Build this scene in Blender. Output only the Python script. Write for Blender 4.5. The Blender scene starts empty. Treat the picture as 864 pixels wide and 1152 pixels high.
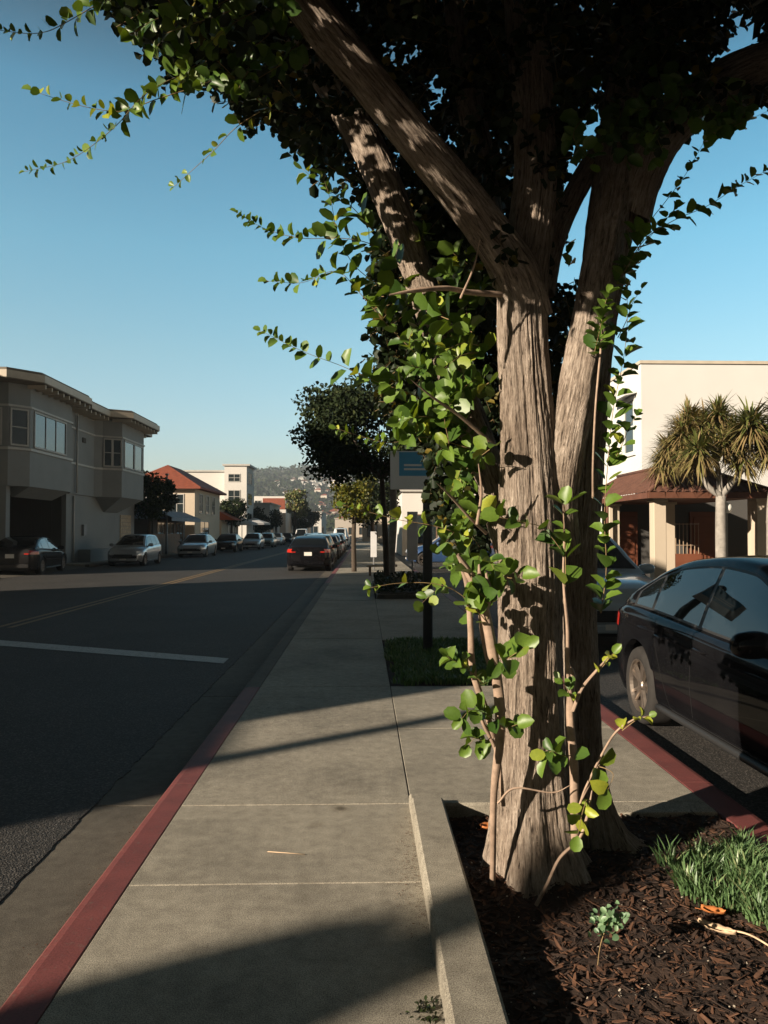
import bpy, math, random
import numpy as np
from mathutils import Vector, Matrix, noise

C = bpy.context.scene.collection
S = bpy.context.scene
R = math.radians
PI = math.pi

# ------------------------------------------------------------------ camera
YAW, PITCH, F = R(1.52), R(1.455), 866.0
cam_d = bpy.data.cameras.new('camera'); cam = bpy.data.objects.new('camera', cam_d); C.objects.link(cam)
cam_d.sensor_fit = 'VERTICAL'; cam_d.sensor_height = 36.0; cam_d.lens = 36.0*F/1152
cam_d.clip_start = 0.05; cam_d.clip_end = 12000
cam.location = (0, 0, 1.5); cam.rotation_euler = (PI/2+PITCH, 0, -YAW)
S.camera = cam
S.render.resolution_x = 768; S.render.resolution_y = 1024

# ------------------------------------------------------------------ light
SUN_EL = R(18.5); SUN_DIR = Vector((.82, .572, 0)).normalized()     # direction the light travels (horizontal)
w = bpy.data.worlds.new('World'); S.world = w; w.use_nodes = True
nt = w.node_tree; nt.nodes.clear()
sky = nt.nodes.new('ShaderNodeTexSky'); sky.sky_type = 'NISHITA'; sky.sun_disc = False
sky.sun_elevation = SUN_EL
sky.sun_rotation = math.atan2(-SUN_DIR.x, -SUN_DIR.y)
sky.air_density = 1.2; sky.dust_density = 0.6; sky.ozone_density = 1.2; sky.altitude = 0
# grade the sky by height above the horizon (paler low down, near black overhead) and dim it off the view ahead, cutting ambient light in shadows
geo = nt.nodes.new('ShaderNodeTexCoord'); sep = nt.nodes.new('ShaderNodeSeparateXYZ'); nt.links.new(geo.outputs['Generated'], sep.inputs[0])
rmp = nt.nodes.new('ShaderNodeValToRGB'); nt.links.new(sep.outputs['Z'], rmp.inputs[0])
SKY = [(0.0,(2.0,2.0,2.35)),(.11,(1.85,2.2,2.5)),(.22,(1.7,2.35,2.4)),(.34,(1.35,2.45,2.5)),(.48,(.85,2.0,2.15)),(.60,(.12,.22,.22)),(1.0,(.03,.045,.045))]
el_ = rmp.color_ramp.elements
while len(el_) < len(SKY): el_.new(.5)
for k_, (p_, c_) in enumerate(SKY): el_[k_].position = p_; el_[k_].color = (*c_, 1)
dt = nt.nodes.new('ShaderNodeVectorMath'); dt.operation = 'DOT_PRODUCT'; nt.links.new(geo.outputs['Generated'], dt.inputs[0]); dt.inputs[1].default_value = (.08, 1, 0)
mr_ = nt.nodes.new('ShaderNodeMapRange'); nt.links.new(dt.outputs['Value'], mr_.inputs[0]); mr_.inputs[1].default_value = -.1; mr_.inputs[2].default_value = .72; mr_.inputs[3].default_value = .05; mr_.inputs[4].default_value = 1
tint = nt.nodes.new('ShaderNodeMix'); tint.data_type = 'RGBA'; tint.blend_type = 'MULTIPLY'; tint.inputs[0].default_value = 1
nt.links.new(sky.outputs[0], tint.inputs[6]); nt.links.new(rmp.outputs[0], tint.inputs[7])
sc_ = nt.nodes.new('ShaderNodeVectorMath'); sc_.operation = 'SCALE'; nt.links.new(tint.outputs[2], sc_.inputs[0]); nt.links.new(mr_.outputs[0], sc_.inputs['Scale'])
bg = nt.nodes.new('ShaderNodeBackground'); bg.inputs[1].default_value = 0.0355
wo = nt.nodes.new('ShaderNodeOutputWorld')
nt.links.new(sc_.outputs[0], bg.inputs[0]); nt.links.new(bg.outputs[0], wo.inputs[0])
sl = bpy.data.lights.new('sun', 'SUN'); sl.energy = 5.0; sl.angle = R(0.53); sl.color = (1.0, 0.85, 0.68)
so = bpy.data.objects.new('sun', sl); C.objects.link(so)
ldir = Vector((SUN_DIR.x*math.cos(SUN_EL), SUN_DIR.y*math.cos(SUN_EL), -math.sin(SUN_EL)))
so.rotation_euler = ldir.to_track_quat('-Z', 'Y').to_euler(); so.location = (-20, -20, 30)
S.view_settings.view_transform = 'Standard'; S.view_settings.look = 'None'
S.view_settings.gamma = 1; S.view_settings.exposure = 1.10; S.view_settings.use_curve_mapping = False

rnd = random.Random(11)
nr = np.random.default_rng(5)

# ------------------------------------------------------------------ helpers
RM = Matrix.Rotation(-YAW, 3, 'Z') @ Matrix.Rotation(PI/2+PITCH, 3, 'X')
def P(px, py, Y):
    """point of the photograph at distance Y down the street"""
    d = RM @ Vector(((px-432)/F, (576-py)/F, -1.0))
    return Vector((0, 0, 1.5)) + d*(Y/d.y)
RMn = np.array(RM)
def proj(p):
    q = (np.asarray(p, float)-np.array([0, 0, 1.5])) @ RMn
    z = -q[..., 2]
    return 432+F*q[..., 0]/z, 576-F*q[..., 1]/z, z

def tag(o, label=None, cat=None, group=None, kind=None):
    if label: o['label'] = label
    if cat: o['category'] = cat
    if group: o['group'] = group
    if kind: o['kind'] = kind
    return o
def empty(name, loc=(0, 0, 0), rz=0, parent=None):
    o = bpy.data.objects.new(name, None); C.objects.link(o); o.location = loc; o.rotation_euler = (0, 0, rz)
    o.empty_display_size = .2
    if parent: o.parent = parent
    return o
KIDS = {}
def link(name, me, mat, parent=None, smooth=False):
    o = bpy.data.objects.new(name, me); C.objects.link(o)
    if mat is not None:
        for m in (mat if isinstance(mat, (list, tuple)) else [mat]): me.materials.append(m)
    if parent is not None: o.parent = parent
    if smooth: me.polygons.foreach_set('use_smooth', [True]*len(me.polygons))
    return o
def copy_tree(o, parent=None):
    c = o.copy(); C.objects.link(c)
    if parent is not None: c.parent = parent
    for ch in list(o.children): copy_tree(ch, c)
    return c

class MB:
    def __init__(s): s.v = []; s.f = []; s.m = []; s.mi = 0
    def add(s, vs, fs):
        b = len(s.v); s.v += [tuple(p) for p in vs]; s.f += [tuple(i+b for i in f) for f in fs]; s.m += [s.mi]*len(fs); return s
    def box(s, x0, y0, z0, x1, y1, z1):
        return s.add([(x0,y0,z0),(x1,y0,z0),(x1,y1,z0),(x0,y1,z0),(x0,y0,z1),(x1,y0,z1),(x1,y1,z1),(x0,y1,z1)],
                     [(0,3,2,1),(4,5,6,7),(0,1,5,4),(1,2,6,5),(2,3,7,6),(3,0,4,7)])
    def bbox(s, x0, y0, z0, x1, y1, z1, b=.01):
        """box with chamfered edges"""
        vs = []
        for X, Y, Z in [(x0,y0,z0),(x1,y0,z0),(x1,y1,z0),(x0,y1,z0),(x0,y0,z1),(x1,y0,z1),(x1,y1,z1),(x0,y1,z1)]:
            sx = 1 if X == x0 else -1; sy = 1 if Y == y0 else -1; sz = 1 if Z == z0 else -1
            vs += [(X, Y+sy*b, Z+sz*b), (X+sx*b, Y, Z+sz*b), (X+sx*b, Y+sy*b, Z)]
        f = []
        a = lambda i, k: i*3+k
        f += [(a(0,2),a(3,2),a(2,2),a(1,2)), (a(4,2),a(5,2),a(6,2),a(7,2)),
              (a(0,1),a(1,1),a(5,1),a(4,1)), (a(3,1),a(7,1),a(6,1),a(2,1)),
              (a(0,0),a(4,0),a(7,0),a(3,0)), (a(1,0),a(2,0),a(6,0),a(5,0))]
        for i, j in ((0,1),(3,2)): f.append((a(i,1),a(i,2),a(j,2),a(j,1)))
        for i, j in ((4,5),(7,6)): f.append((a(i,1),a(i,2),a(j,2),a(j,1)))
        for i, j in ((0,3),(1,2),(4,7),(5,6)): f.append((a(i,0),a(i,2),a(j,2),a(j,0)))
        for i, j in ((0,4),(1,5),(2,6),(3,7)): f.append((a(i,0),a(i,1),a(j,1),a(j,0)))
        for i in range(8): f.append((a(i,0),a(i,1),a(i,2)))
        return s.add(vs, f)
    def prism(s, pts, z0, z1):
        n = len(pts)
        return s.add([(p[0],p[1],z0) for p in pts]+[(p[0],p[1],z1) for p in pts],
                     [tuple(range(n))[::-1], tuple(range(n,2*n))]+[(i,(i+1)%n,(i+1)%n+n,i+n) for i in range(n)])
    def tube(s, path, rad, n=8, cap=True):
        path = [Vector(p) for p in path]
        if not hasattr(rad, '__len__'): rad = [rad]*len(path)
        vs = []; up = None
        for i, p in enumerate(path):
            t = (path[min(i+1, len(path)-1)]-path[max(i-1, 0)]).normalized()
            if up is None: up = Vector((1,0,0)) if abs(t.x) < .8 else Vector((0,1,0))
            a = (up-t*up.dot(t)).normalized(); b = t.cross(a); up = a
            for k in range(n):
                an = 2*PI*k/n; vs.append(p+(a*math.cos(an)+b*math.sin(an))*rad[i])
        fs = [(i*n+k, i*n+(k+1)%n, (i+1)*n+(k+1)%n, (i+1)*n+k) for i in range(len(path)-1) for k in range(n)]
        if cap: fs += [tuple(range(n))[::-1], tuple(range((len(path)-1)*n, len(path)*n))]
        return s.add(vs, fs)
    def lathe(s, prof, n=16, c=(0,0,0), axis='z', cap=True):
        vs = []
        for r, h in prof:
            for k in range(n):
                a = 2*PI*k/n
                q = (r*math.cos(a), r*math.sin(a), h) if axis == 'z' else (h, r*math.cos(a), r*math.sin(a)) if axis == 'x' else (r*math.cos(a), h, r*math.sin(a))
                vs.append((q[0]+c[0], q[1]+c[1], q[2]+c[2]))
        m = len(prof)
        fs = [(i*n+k, i*n+(k+1)%n, (i+1)*n+(k+1)%n, (i+1)*n+k) for i in range(m-1) for k in range(n)]
        if cap: fs += [tuple(range(n))[::-1], tuple(range((m-1)*n, m*n))]
        return s.add(vs, fs)
    def quad(s, *p): return s.add(p, [tuple(range(len(p)))])
    def grid(s, fn, nu, nv):
        vs = [fn(i/nu, j/nv) for i in range(nu+1) for j in range(nv+1)]
        return s.add(vs, [(i*(nv+1)+j, (i+1)*(nv+1)+j, (i+1)*(nv+1)+j+1, i*(nv+1)+j+1) for i in range(nu) for j in range(nv)])
    def build(s, name, mat, parent=None, smooth=False):
        me = bpy.data.meshes.new(name); me.from_pydata([tuple(v) for v in s.v], [], s.f); me.validate()
        o = link(name, me, mat, parent, smooth)
        if isinstance(mat, (list, tuple)) and len(me.polygons) == len(s.m): me.polygons.foreach_set('material_index', s.m)
        return o

# ------------------------------------------------------------------ materials
def ramp(N, L, src, stops):
    r = N.new('ShaderNodeValToRGB'); L.new(src, r.inputs[0])
    e = r.color_ramp.elements
    while len(e) < len(stops): e.new(0.5)
    for k, (p, c) in enumerate(stops): e[k].position = p; e[k].color = (*c, 1)
    return r.outputs[0]
def tex(N, L, kind, scale, coord='Object', detail=6, rough=.6, stretch=None, **kw):
    tc = N.new('ShaderNodeTexCoord'); mp = N.new('ShaderNodeMapping'); L.new(tc.outputs[coord], mp.inputs[0])
    if stretch: mp.inputs['Scale'].default_value = stretch
    t = N.new({'noise': 'ShaderNodeTexNoise', 'voronoi': 'ShaderNodeTexVoronoi', 'wave': 'ShaderNodeTexWave'}[kind])
    L.new(mp.outputs[0], t.inputs['Vector']); t.inputs['Scale'].default_value = scale
    if kind == 'noise': t.inputs['Detail'].default_value = detail; t.inputs['Roughness'].default_value = rough
    for k, v in kw.items():
        try: t.inputs[k].default_value = v
        except Exception: setattr(t, k, v)
    return t
def mixc(N, L, f, a, b, mode='MIX'):
    m = N.new('ShaderNodeMix'); m.data_type = 'RGBA'; m.blend_type = mode
    if hasattr(f, 'is_linked') or hasattr(f, 'links'): L.new(f, m.inputs[0])
    else: m.inputs[0].default_value = f
    for i, v in ((6, a), (7, b)):
        if isinstance(v, (tuple, list)): m.inputs[i].default_value = (*v, 1) if len(v) == 3 else v
        else: L.new(v, m.inputs[i])
    return m.outputs[2]
def bump(N, L, src, st, dist, prev=None):
    b = N.new('ShaderNodeBump'); b.inputs['Strength'].default_value = st; b.inputs['Distance'].default_value = dist
    L.new(src, b.inputs['Height'])
    if prev is not None: L.new(prev, b.inputs['Normal'])
    return b.outputs[0]
def base(name, col=(.5,.5,.5), rough=.6, metal=0, spec=.5, coat=0):
    m = bpy.data.materials.new(name); m.use_nodes = True; N = m.node_tree.nodes; L = m.node_tree.links
    b = N['Principled BSDF']; b.inputs['Base Color'].default_value = (*col, 1); b.inputs['Roughness'].default_value = rough
    b.inputs['Metallic'].default_value = metal; b.inputs['Specular IOR Level'].default_value = spec
    b.inputs['Coat Weight'].default_value = coat; b.inputs['Coat Roughness'].default_value = .03
    return m, N, L, b
def surf(name, col, rough=.7, var=.25, scale=3., bumpd=.003, bscale=60., metal=0, spec=.4, coat=0, fine=None):
    """general weathered surface: two noises in colour, one in bump"""
    m, N, L, b = base(name, col, rough, metal, spec, coat)
    t = tex(N, L, 'noise', scale, detail=8)
    lo = tuple(c*(1-var) for c in col); hi = tuple(min(1, c*(1+var)) for c in col)
    c = ramp(N, L, t.outputs[0], [(.3, lo), (.7, hi)])
    if fine:
        t2 = tex(N, L, 'noise', fine, detail=3)
        c = mixc(N, L, 1.0, c, ramp(N, L, t2.outputs[0], [(.3, (.7,.7,.7)), (.7, (1.25,1.25,1.25))]), 'MULTIPLY')
    L.new(c, b.inputs['Base Color'])
    if bumpd:
        t3 = tex(N, L, 'noise', bscale, detail=4); L.new(bump(N, L, t3.outputs[0], .6, bumpd), b.inputs['Normal'])
    rr = N.new('ShaderNodeMapRange'); L.new(t.outputs[0], rr.inputs[0]); rr.inputs[3].default_value = max(0, rough-.08); rr.inputs[4].default_value = min(1, rough+.08)
    L.new(rr.outputs[0], b.inputs['Roughness'])
    return m

M = {}
def concrete(name, col, stain=1.0):
    m, N, L, b = base(name, col, .85, spec=.3)
    big = tex(N, L, 'noise', .9, detail=9, rough=.65)
    c = ramp(N, L, big.outputs[0], [(.30, tuple(x*.62 for x in col)), (.5, col), (.70, tuple(x*1.18 for x in col))])
    mid = tex(N, L, 'noise', 14, detail=6, rough=.7)
    c = mixc(N, L, .8, c, ramp(N, L, mid.outputs[0], [(.32, (.70,.68,.66)), (.68, (1.22,1.22,1.2))]), 'MULTIPLY')
    fine = tex(N, L, 'noise', 230, detail=2)
    c = mixc(N, L, .9, c, ramp(N, L, fine.outputs[0], [(.36, (.42,.40,.37)), (.5, (1,1,1)), (.66, (1.5,1.48,1.44))]), 'MULTIPLY')
    sp = tex(N, L, 'voronoi', 3.1); sp.feature = 'F1'
    spn = tex(N, L, 'noise', 2.0, detail=2)
    sm = N.new('ShaderNodeMath'); sm.operation = 'ADD'; L.new(sp.outputs['Distance'], sm.inputs[0]); L.new(spn.outputs[0], sm.inputs[1])
    c = mixc(N, L, stain, c, ramp(N, L, sm.outputs[0], [(.36, (.38,.35,.31)), (.43, (.86,.84,.81)), (.56, (1,1,1))]), 'MULTIPLY')
    L.new(c, b.inputs['Base Color'])
    n1 = bump(N, L, fine.outputs[0], .5, .0015); n2 = bump(N, L, mid.outputs[0], .35, .004, n1); L.new(n2, b.inputs['Normal'])
    return m
M['sidewalk'] = concrete('sidewalk_concrete', (.27,.25,.205))
M['kerb'] = concrete('planter_concrete', (.265,.245,.20), .5)
M['gutter'] = concrete('gutter_concrete', (.095,.086,.070), 1.0)
def asphalt(name, col):
    m, N, L, b = base(name, col, .8, spec=.35)
    v = tex(N, L, 'voronoi', 95); fine = tex(N, L, 'noise', 160, detail=3); big = tex(N, L, 'noise', .5, detail=8)
    c = ramp(N, L, v.outputs['Color'], [(.2, tuple(x*.45 for x in col)), (.6, col), (.95, tuple(x*3.0 for x in col))])
    c = mixc(N, L, .9, c, ramp(N, L, big.outputs[0], [(.3, (.7,.7,.72)), (.7, (1.25,1.22,1.2))]), 'MULTIPLY')
    L.new(c, b.inputs['Base Color'])
    n = bump(N, L, v.outputs['Distance'], .9, .006); n = bump(N, L, fine.outputs[0], .5, .003, n); L.new(n, b.inputs['Normal'])
    return m
M['asphalt'] = asphalt('asphalt', (.034,.032,.029))
def redpaint():
    m, N, L, b = base('red_kerb_paint', (.33,.05,.045), .7, spec=.35)
    t = tex(N, L, 'noise', 5, detail=9, rough=.7); f = tex(N, L, 'noise', 120, detail=3); t2 = tex(N, L, 'noise', 26, detail=8, rough=.8)
    c = ramp(N, L, t.outputs[0], [(.3, (.115,.034,.032)), (.7, (.185,.052,.046))])
    c = mixc(N, L, 1, c, ramp(N, L, f.outputs[0], [(.3, (.75,.72,.72)), (.7, (1.2,1.2,1.2))]), 'MULTIPLY')
    c = mixc(N, L, ramp(N, L, t2.outputs[0], [(.56, (0,0,0)), (.66, (.8,.8,.8))]), c, (.13,.095,.078))
    L.new(c, b.inputs['Base Color']); L.new(bump(N, L, f.outputs[0], .5, .002), b.inputs['Normal'])
    return m
M['red'] = redpaint()
def roadpaint(name, col):
    m, N, L, b = base(name, col, .7)
    t = tex(N, L, 'noise', 20, detail=9, rough=.8); f = tex(N, L, 'noise', 150, detail=2)
    c = mixc(N, L, ramp(N, L, t.outputs[0], [(.5, (0,0,0)), (.62, (.75,.75,.75))]), col, (.09,.085,.08))
    c = mixc(N, L, 1, c, ramp(N, L, f.outputs[0], [(.3, (.7,.7,.7)), (.7, (1.2,1.2,1.2))]), 'MULTIPLY')
    L.new(c, b.inputs['Base Color']); return m
M['whiteline'] = roadpaint('white_road_paint', (.42,.42,.40)); M['yellowline'] = roadpaint('yellow_road_paint', (.20,.12,.03))
M['soil'] = surf('planter_soil', (.030,.017,.011), .95, .45, 9, .012, 70, fine=180)
M['chip'] = surf('bark_mulch', (.085,.040,.021), .85, .5, 25, .002, 90)
M['chip2'] = surf('dark_mulch', (.030,.017,.011), .9, .5, 25, .002, 90)
M['pebble'] = surf('pale_pebble', (.42,.36,.28), .7, .3, 30, .001)
def leafmat(name, c0, c1, c2, rough=.42, trans=.22, use_attr=True, spec=.4):
    m, N, L, b = base(name, c1, rough, spec=spec)
    at = N.new('ShaderNodeAttribute'); at.attribute_name = 'tone'
    if use_attr: c = ramp(N, L, at.outputs['Fac'], [(0, c0), (.72, c1), (.93, c2), (1.0, tuple(x*1.1 for x in c2))])
    t = tex(N, L, 'noise', 90, detail=3)
    c = mixc(N, L, .5, c, ramp(N, L, t.outputs[0], [(.3, (.75,.78,.7)), (.7, (1.2,1.18,1.15))]), 'MULTIPLY')
    L.new(c, b.inputs['Base Color'])
    tr = N.new('ShaderNodeBsdfTranslucent'); L.new(mixc(N, L, 1, c, (1.5,1.4,.5), 'MULTIPLY'), tr.inputs[0])
    mx = N.new('ShaderNodeMixShader'); mx.inputs[0].default_value = trans
    L.new(b.outputs[0], mx.inputs[1]); L.new(tr.outputs[0], mx.inputs[2]); L.new(mx.outputs[0], N['Material Output'].inputs[0])
    L.new(bump(N, L, t.outputs[0], .25, .001), b.inputs['Normal'])
    return m
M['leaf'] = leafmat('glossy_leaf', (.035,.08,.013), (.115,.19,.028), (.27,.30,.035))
M['leafshade'] = leafmat('shaded_crown_leaf', (.007,.014,.005), (.016,.028,.008), (.13,.10,.018), trans=.12, rough=.55, spec=.25)  # darker copy of the leaf colour, with the crown's shade put into it
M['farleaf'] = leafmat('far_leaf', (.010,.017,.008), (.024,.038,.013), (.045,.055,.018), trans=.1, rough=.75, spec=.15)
M['yelleaf'] = leafmat('yellow_green_leaf', (.06,.075,.011), (.12,.12,.018), (.2,.16,.024), trans=.2)
M['yucca'] = leafmat('yucca_leaf', (.05,.07,.02), (.15,.17,.045), (.22,.16,.075), trans=.1, rough=.5)
M['grass'] = leafmat('grass_blade', (.035,.085,.022), (.10,.185,.055), (.22,.25,.10), trans=.2, rough=.4)
M['lawn'] = leafmat('pale_grass_blade', (.06,.12,.045), (.16,.26,.11), (.30,.32,.16), trans=.2, rough=.4)
M['hedge'] = leafmat('low_hedge_leaf', (.012,.02,.008), (.027,.04,.013), (.05,.055,.02), trans=.1)
def barkmat(name, lo, mid, hi, bd=.009):
    m, N, L, b = base(name, mid, .9, spec=.2)
    # UV: u around (metres), v along (metres)
    a = tex(N, L, 'noise', 1.0, coord='UV', detail=10, rough=.72, stretch=(62, 7.5, 1), Distortion=.9)
    f = tex(N, L, 'noise', 1.0, coord='UV', detail=6, rough=.7, stretch=(170, 34, 1), Distortion=.5)
    big = tex(N, L, 'noise', 4.5, detail=5)
    c = ramp(N, L, a.outputs[0], [(.36, lo), (.46, mid), (.62, hi)])
    c = mixc(N, L, 1, c, ramp(N, L, f.outputs[0], [(.3, (.6,.58,.56)), (.7, (1.25,1.25,1.25))]), 'MULTIPLY')
    c = mixc(N, L, .8, c, ramp(N, L, big.outputs[0], [(.35, (.68,.64,.6)), (.65, (1.18,1.18,1.18))]), 'MULTIPLY')
    L.new(c, b.inputs['Base Color'])
    n = bump(N, L, a.outputs[0], 1.0, bd*2.2); n = bump(N, L, f.outputs[0], 1.0, bd*.7, n); L.new(n, b.inputs['Normal'])
    return m
M['bark'] = barkmat('fibrous_bark', (.05,.038,.03), (.30,.245,.195), (.47,.40,.33))
M['stem'] = surf('young_stem_bark', (.30,.215,.155), .8, .3, 25, .0012, 90)
M['twig'] = surf('twig', (.22,.15,.07), .8, .3, 30, .0005)
M['fartrunk'] = surf('far_trunk', (.06,.045,.032), .9, .3, 12, .004, 40)
M['whitetrunk'] = surf('limewashed_trunk', (.27,.25,.22), .9, .3, 8, .004, 40)
M['deadleaf'] = surf('dry_orange_leaf', (.46,.16,.045), .7, .3, 40, .0008)
M['paleleaf'] = surf('dry_pale_leaf', (.58,.42,.27), .7, .25, 30, .0008)
M['cream'] = surf('cream_stucco', (.50,.425,.325), .9, .06, .6, .003, 90)
M['whitest'] = surf('white_stucco', (.60,.60,.575), .9, .05, .5, .003, 90)
M['farwhite'] = surf('white_render', (.56,.545,.51), .9, .06, .3, 0)
M['greyst'] = surf('grey_green_stucco', (.225,.235,.23), .92, .08, .8, .004, 70)
M['darkst'] = surf('dark_stucco', (.07,.067,.062), .92, .12, .8, .004, 70)
M['trim'] = surf('painted_trim', (.42,.41,.38), .6, .1, 3, .001)
M['fascia'] = surf('cream_fascia', (.50,.44,.35), .6, .1, 3, .001)
M['rooftar'] = surf('flat_roof', (.16,.14,.11), .95, .2, 2, .003)
M['wood'] = surf('brown_boards', (.16,.10,.06), .7, .3, 6, .002)
M['palewood'] = surf('pale_boards', (.40,.31,.21), .7, .3, 6, .002)
M['terra'] = surf('terracotta_paint', (.16,.052,.024), .75, .15, 2, .001)
M['rust'] = surf('brown_metal', (.12,.05,.03), .55, .2, 5, .001)
def tiles(name, c0, c1, sc):
    m, N, L, b = base(name, c0, .8)
    t = tex(N, L, 'noise', 3, detail=7); f = tex(N, L, 'noise', 22, detail=3)
    c = ramp(N, L, t.outputs[0], [(.3, c0), (.7, c1)]); c = mixc(N, L, 1, c, ramp(N, L, f.outputs[0], [(.3, (.65,.65,.65)), (.7, (1.3,1.3,1.3))]), 'MULTIPLY')
    L.new(c, b.inputs['Base Color']); L.new(bump(N, L, f.outputs[0], .4, .01), b.inputs['Normal']); return m
M['tile'] = tiles('clay_roof_tile', (.085,.036,.022), (.145,.064,.04), 1)
M['redtile'] = tiles('red_roof_tile', (.18,.045,.024), (.26,.07,.036), 1)
M['awnblue'] = surf('blue_grey_canvas', (.17,.21,.26), .8, .15, 2, .001)
M['awnred'] = surf('red_canvas', (.36,.10,.05), .8, .15, 2, .001)
M['canvas'] = surf('white_canvas', (.52,.52,.52), .8, .08, 2, .001)
M['steel'] = surf('grey_galvanised_steel', (.20,.205,.21), .5, .15, 6, .001, metal=.3)
M['darksteel'] = surf('dark_painted_steel', (.045,.05,.05), .55, .2, 8, .001)
M['signblue'] = surf('blue_sign_face', (.08,.36,.62), .45, .05, 4, 0)
M['signwhite'] = surf('white_sign_face', (.72,.78,.80), .45, .05, 4, 0)
M['globe'] = base('opal_glass_globe', (.85,.83,.76), .25)[0]
M['iron'] = base('iron_bars', (.33,.24,.16), .5)[0]
M['interior'] = base('dark_interior', (.008,.008,.009), .9)[0]
M['curtain'] = surf('pale_blind', (.30,.31,.31), .8, .12, 6, 0)
def glassy(name, col, rough=.04, spec=.6):
    m, N, L, b = base(name, col, rough, spec=spec)
    t = tex(N, L, 'noise', 1.3, detail=2); L.new(bump(N, L, t.outputs[0], .03, .02), b.inputs['Normal'])
    return m
M['pane'] = glassy('window_glass', (.02,.028,.03), .05, 1.0)
M['carglass'] = glassy('car_glass', (.006,.008,.009), .02, .75)
def carpaint(name, col, metal=0, rough=.3, dust=.25):
    m, N, L, b = base(name, col, rough, metal, .5, .35 if max(col) < .02 else .9)
    if max(col) < .02: b.inputs['Specular IOR Level'].default_value = 0; b.inputs['Roughness'].default_value = .9; b.inputs['Coat Weight'].default_value = .45
    t = tex(N, L, 'noise', 2.2, detail=8, rough=.7)
    dustc = tuple(min(1, c*(1-dust)+.10*dust*1.5) for c in col)
    L.new(ramp(N, L, t.outputs[0], [(.35, col), (.8, dustc)]), b.inputs['Base Color'])
    fr = tex(N, L, 'noise', 9, detail=5); mr = N.new('ShaderNodeMapRange'); L.new(fr.outputs[0], mr.inputs[0]); mr.inputs[3].default_value = .02; mr.inputs[4].default_value = .035 if max(col) < .02 else .12
    L.new(mr.outputs[0], b.inputs['Coat Roughness'])
    return m
M['black'] = carpaint('black_car_paint', (.004,.004,.005), 0, .4, .04)
M['darkgrey'] = carpaint('charcoal_car_paint', (.014,.013,.013), .2, .3)
M['silver'] = carpaint('silver_car_paint', (.40,.43,.45), .7, .32, .3)
M['bluegrey'] = carpaint('blue_grey_car_paint', (.42,.50,.54), .25, .3, .3)
M['green'] = carpaint('dull_green_car_paint', (.12,.17,.15), .5, .35, .3)
M['carwhite'] = carpaint('white_car_paint', (.68,.68,.66), 0, .4, .3)
M['carblue'] = carpaint('blue_car_paint', (.03,.08,.20), .4, .35, .3)
M['tyre'] = surf('tyre_rubber', (.022,.020,.018), .85, .3, 18, .002, 60)
M['rim'] = surf('dusty_alloy', (.30,.255,.215), .38, .2, 9, 0, metal=.85)
M['plastic'] = base('black_plastic', (.02,.02,.02), .55)[0]
M['gap'] = base('seam_shadow', (.003,.003,.003), .9)[0]
M['chrome'] = base('bright_trim', (.6,.6,.6), .15, 1)[0]
M['lens'] = base('clear_headlamp', (.45,.5,.52), .1, 0, .8)[0]
M['taillens'] = base('red_tail_lens', (.38,.02,.012), .15, 0, .6)[0]
M['plate'] = base('licence_plate', (.66,.64,.58), .4)[0]
M['hill'] = surf('hazy_dry_hillside', (.10,.105,.085), .95, .5, .009, 0)  # dry grass colour, lightened to stand in for part of the haze
M['groundm'] = surf('far_ground', (.075,.07,.06), .95, .25, .02, 0)
M['house'] = surf('hillside_house_wall', (.42,.375,.32), .9, .1, .1, 0)

# ------------------------------------------------------------------ setting: ground, roads, kerbs
K = -0.13                                     # road level; the pavement is z = 0
def struct(name, mb, mat, smooth=False): return tag(mb.build(name, mat, None, smooth), kind='structure')
g = MB(); g.quad((-1550,-110,-.30), (1550,-110,-.30), (1550,1390,-.30), (-1550,1390,-.30)); struct('ground', g, M['groundm'])

def jag(x0, side, y0, y1, n, amp, z):
    out = []
    for i in range(n+1):
        y = y0*((y1/y0)**(i/n)) if y0 > 0 else y0+(y1-y0)*i/n
        out.append((x0+amp*noise.noise(Vector((side*7, y*6, 0)))+amp*.7*noise.noise(Vector((side*3, y*21, 4))), y, z))
    return out
rd = MB()
ys = np.concatenate([np.arange(-30, 0, 1.), np.arange(0, 16, .03), np.arange(16, 400, 4.)])
L_ = [(-12.5, y, K+.004) for y in ys]
R_ = [(-1.6+(.022*noise.noise(Vector((7, y*5, 0)))+.016*noise.noise(Vector((3, y*19, 4))) if 0 < y < 16 else 0), y, K+.006) for y in ys]
vs = []; fs = []
for i, y in enumerate(ys): vs += [L_[i], R_[i], (R_[i][0]+.006, y, K-.02)]
for i in range(len(ys)-1): fs += [(3*i, 3*i+1, 3*i+4, 3*i+3), (3*i+1, 3*i+2, 3*i+5, 3*i+4)]
rd.add(vs, fs); struct('road', rd, M['asphalt'])
# side lane / parking strip on the right
r2 = MB(); r2.quad((2.0,-30,K+.002), (16,-30,K+.002), (16,60,K+.002), (2.0,60,K+.002)); struct('parking_lane', r2, M['asphalt'])
# gutter pan
gt = MB()
ends = [-30,-20,-10,-4,-1,1.62,4.66,7.7,10.7,13.7,16.7,20,24,28,34,40,60,90,140,240]
for a, b in zip(ends[:-1], ends[1:]): gt.bbox(-1.66, a+.004, K-.12, -1.168, b-.004, K, .006)
struct('gutter', gt, M['gutter'])
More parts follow.
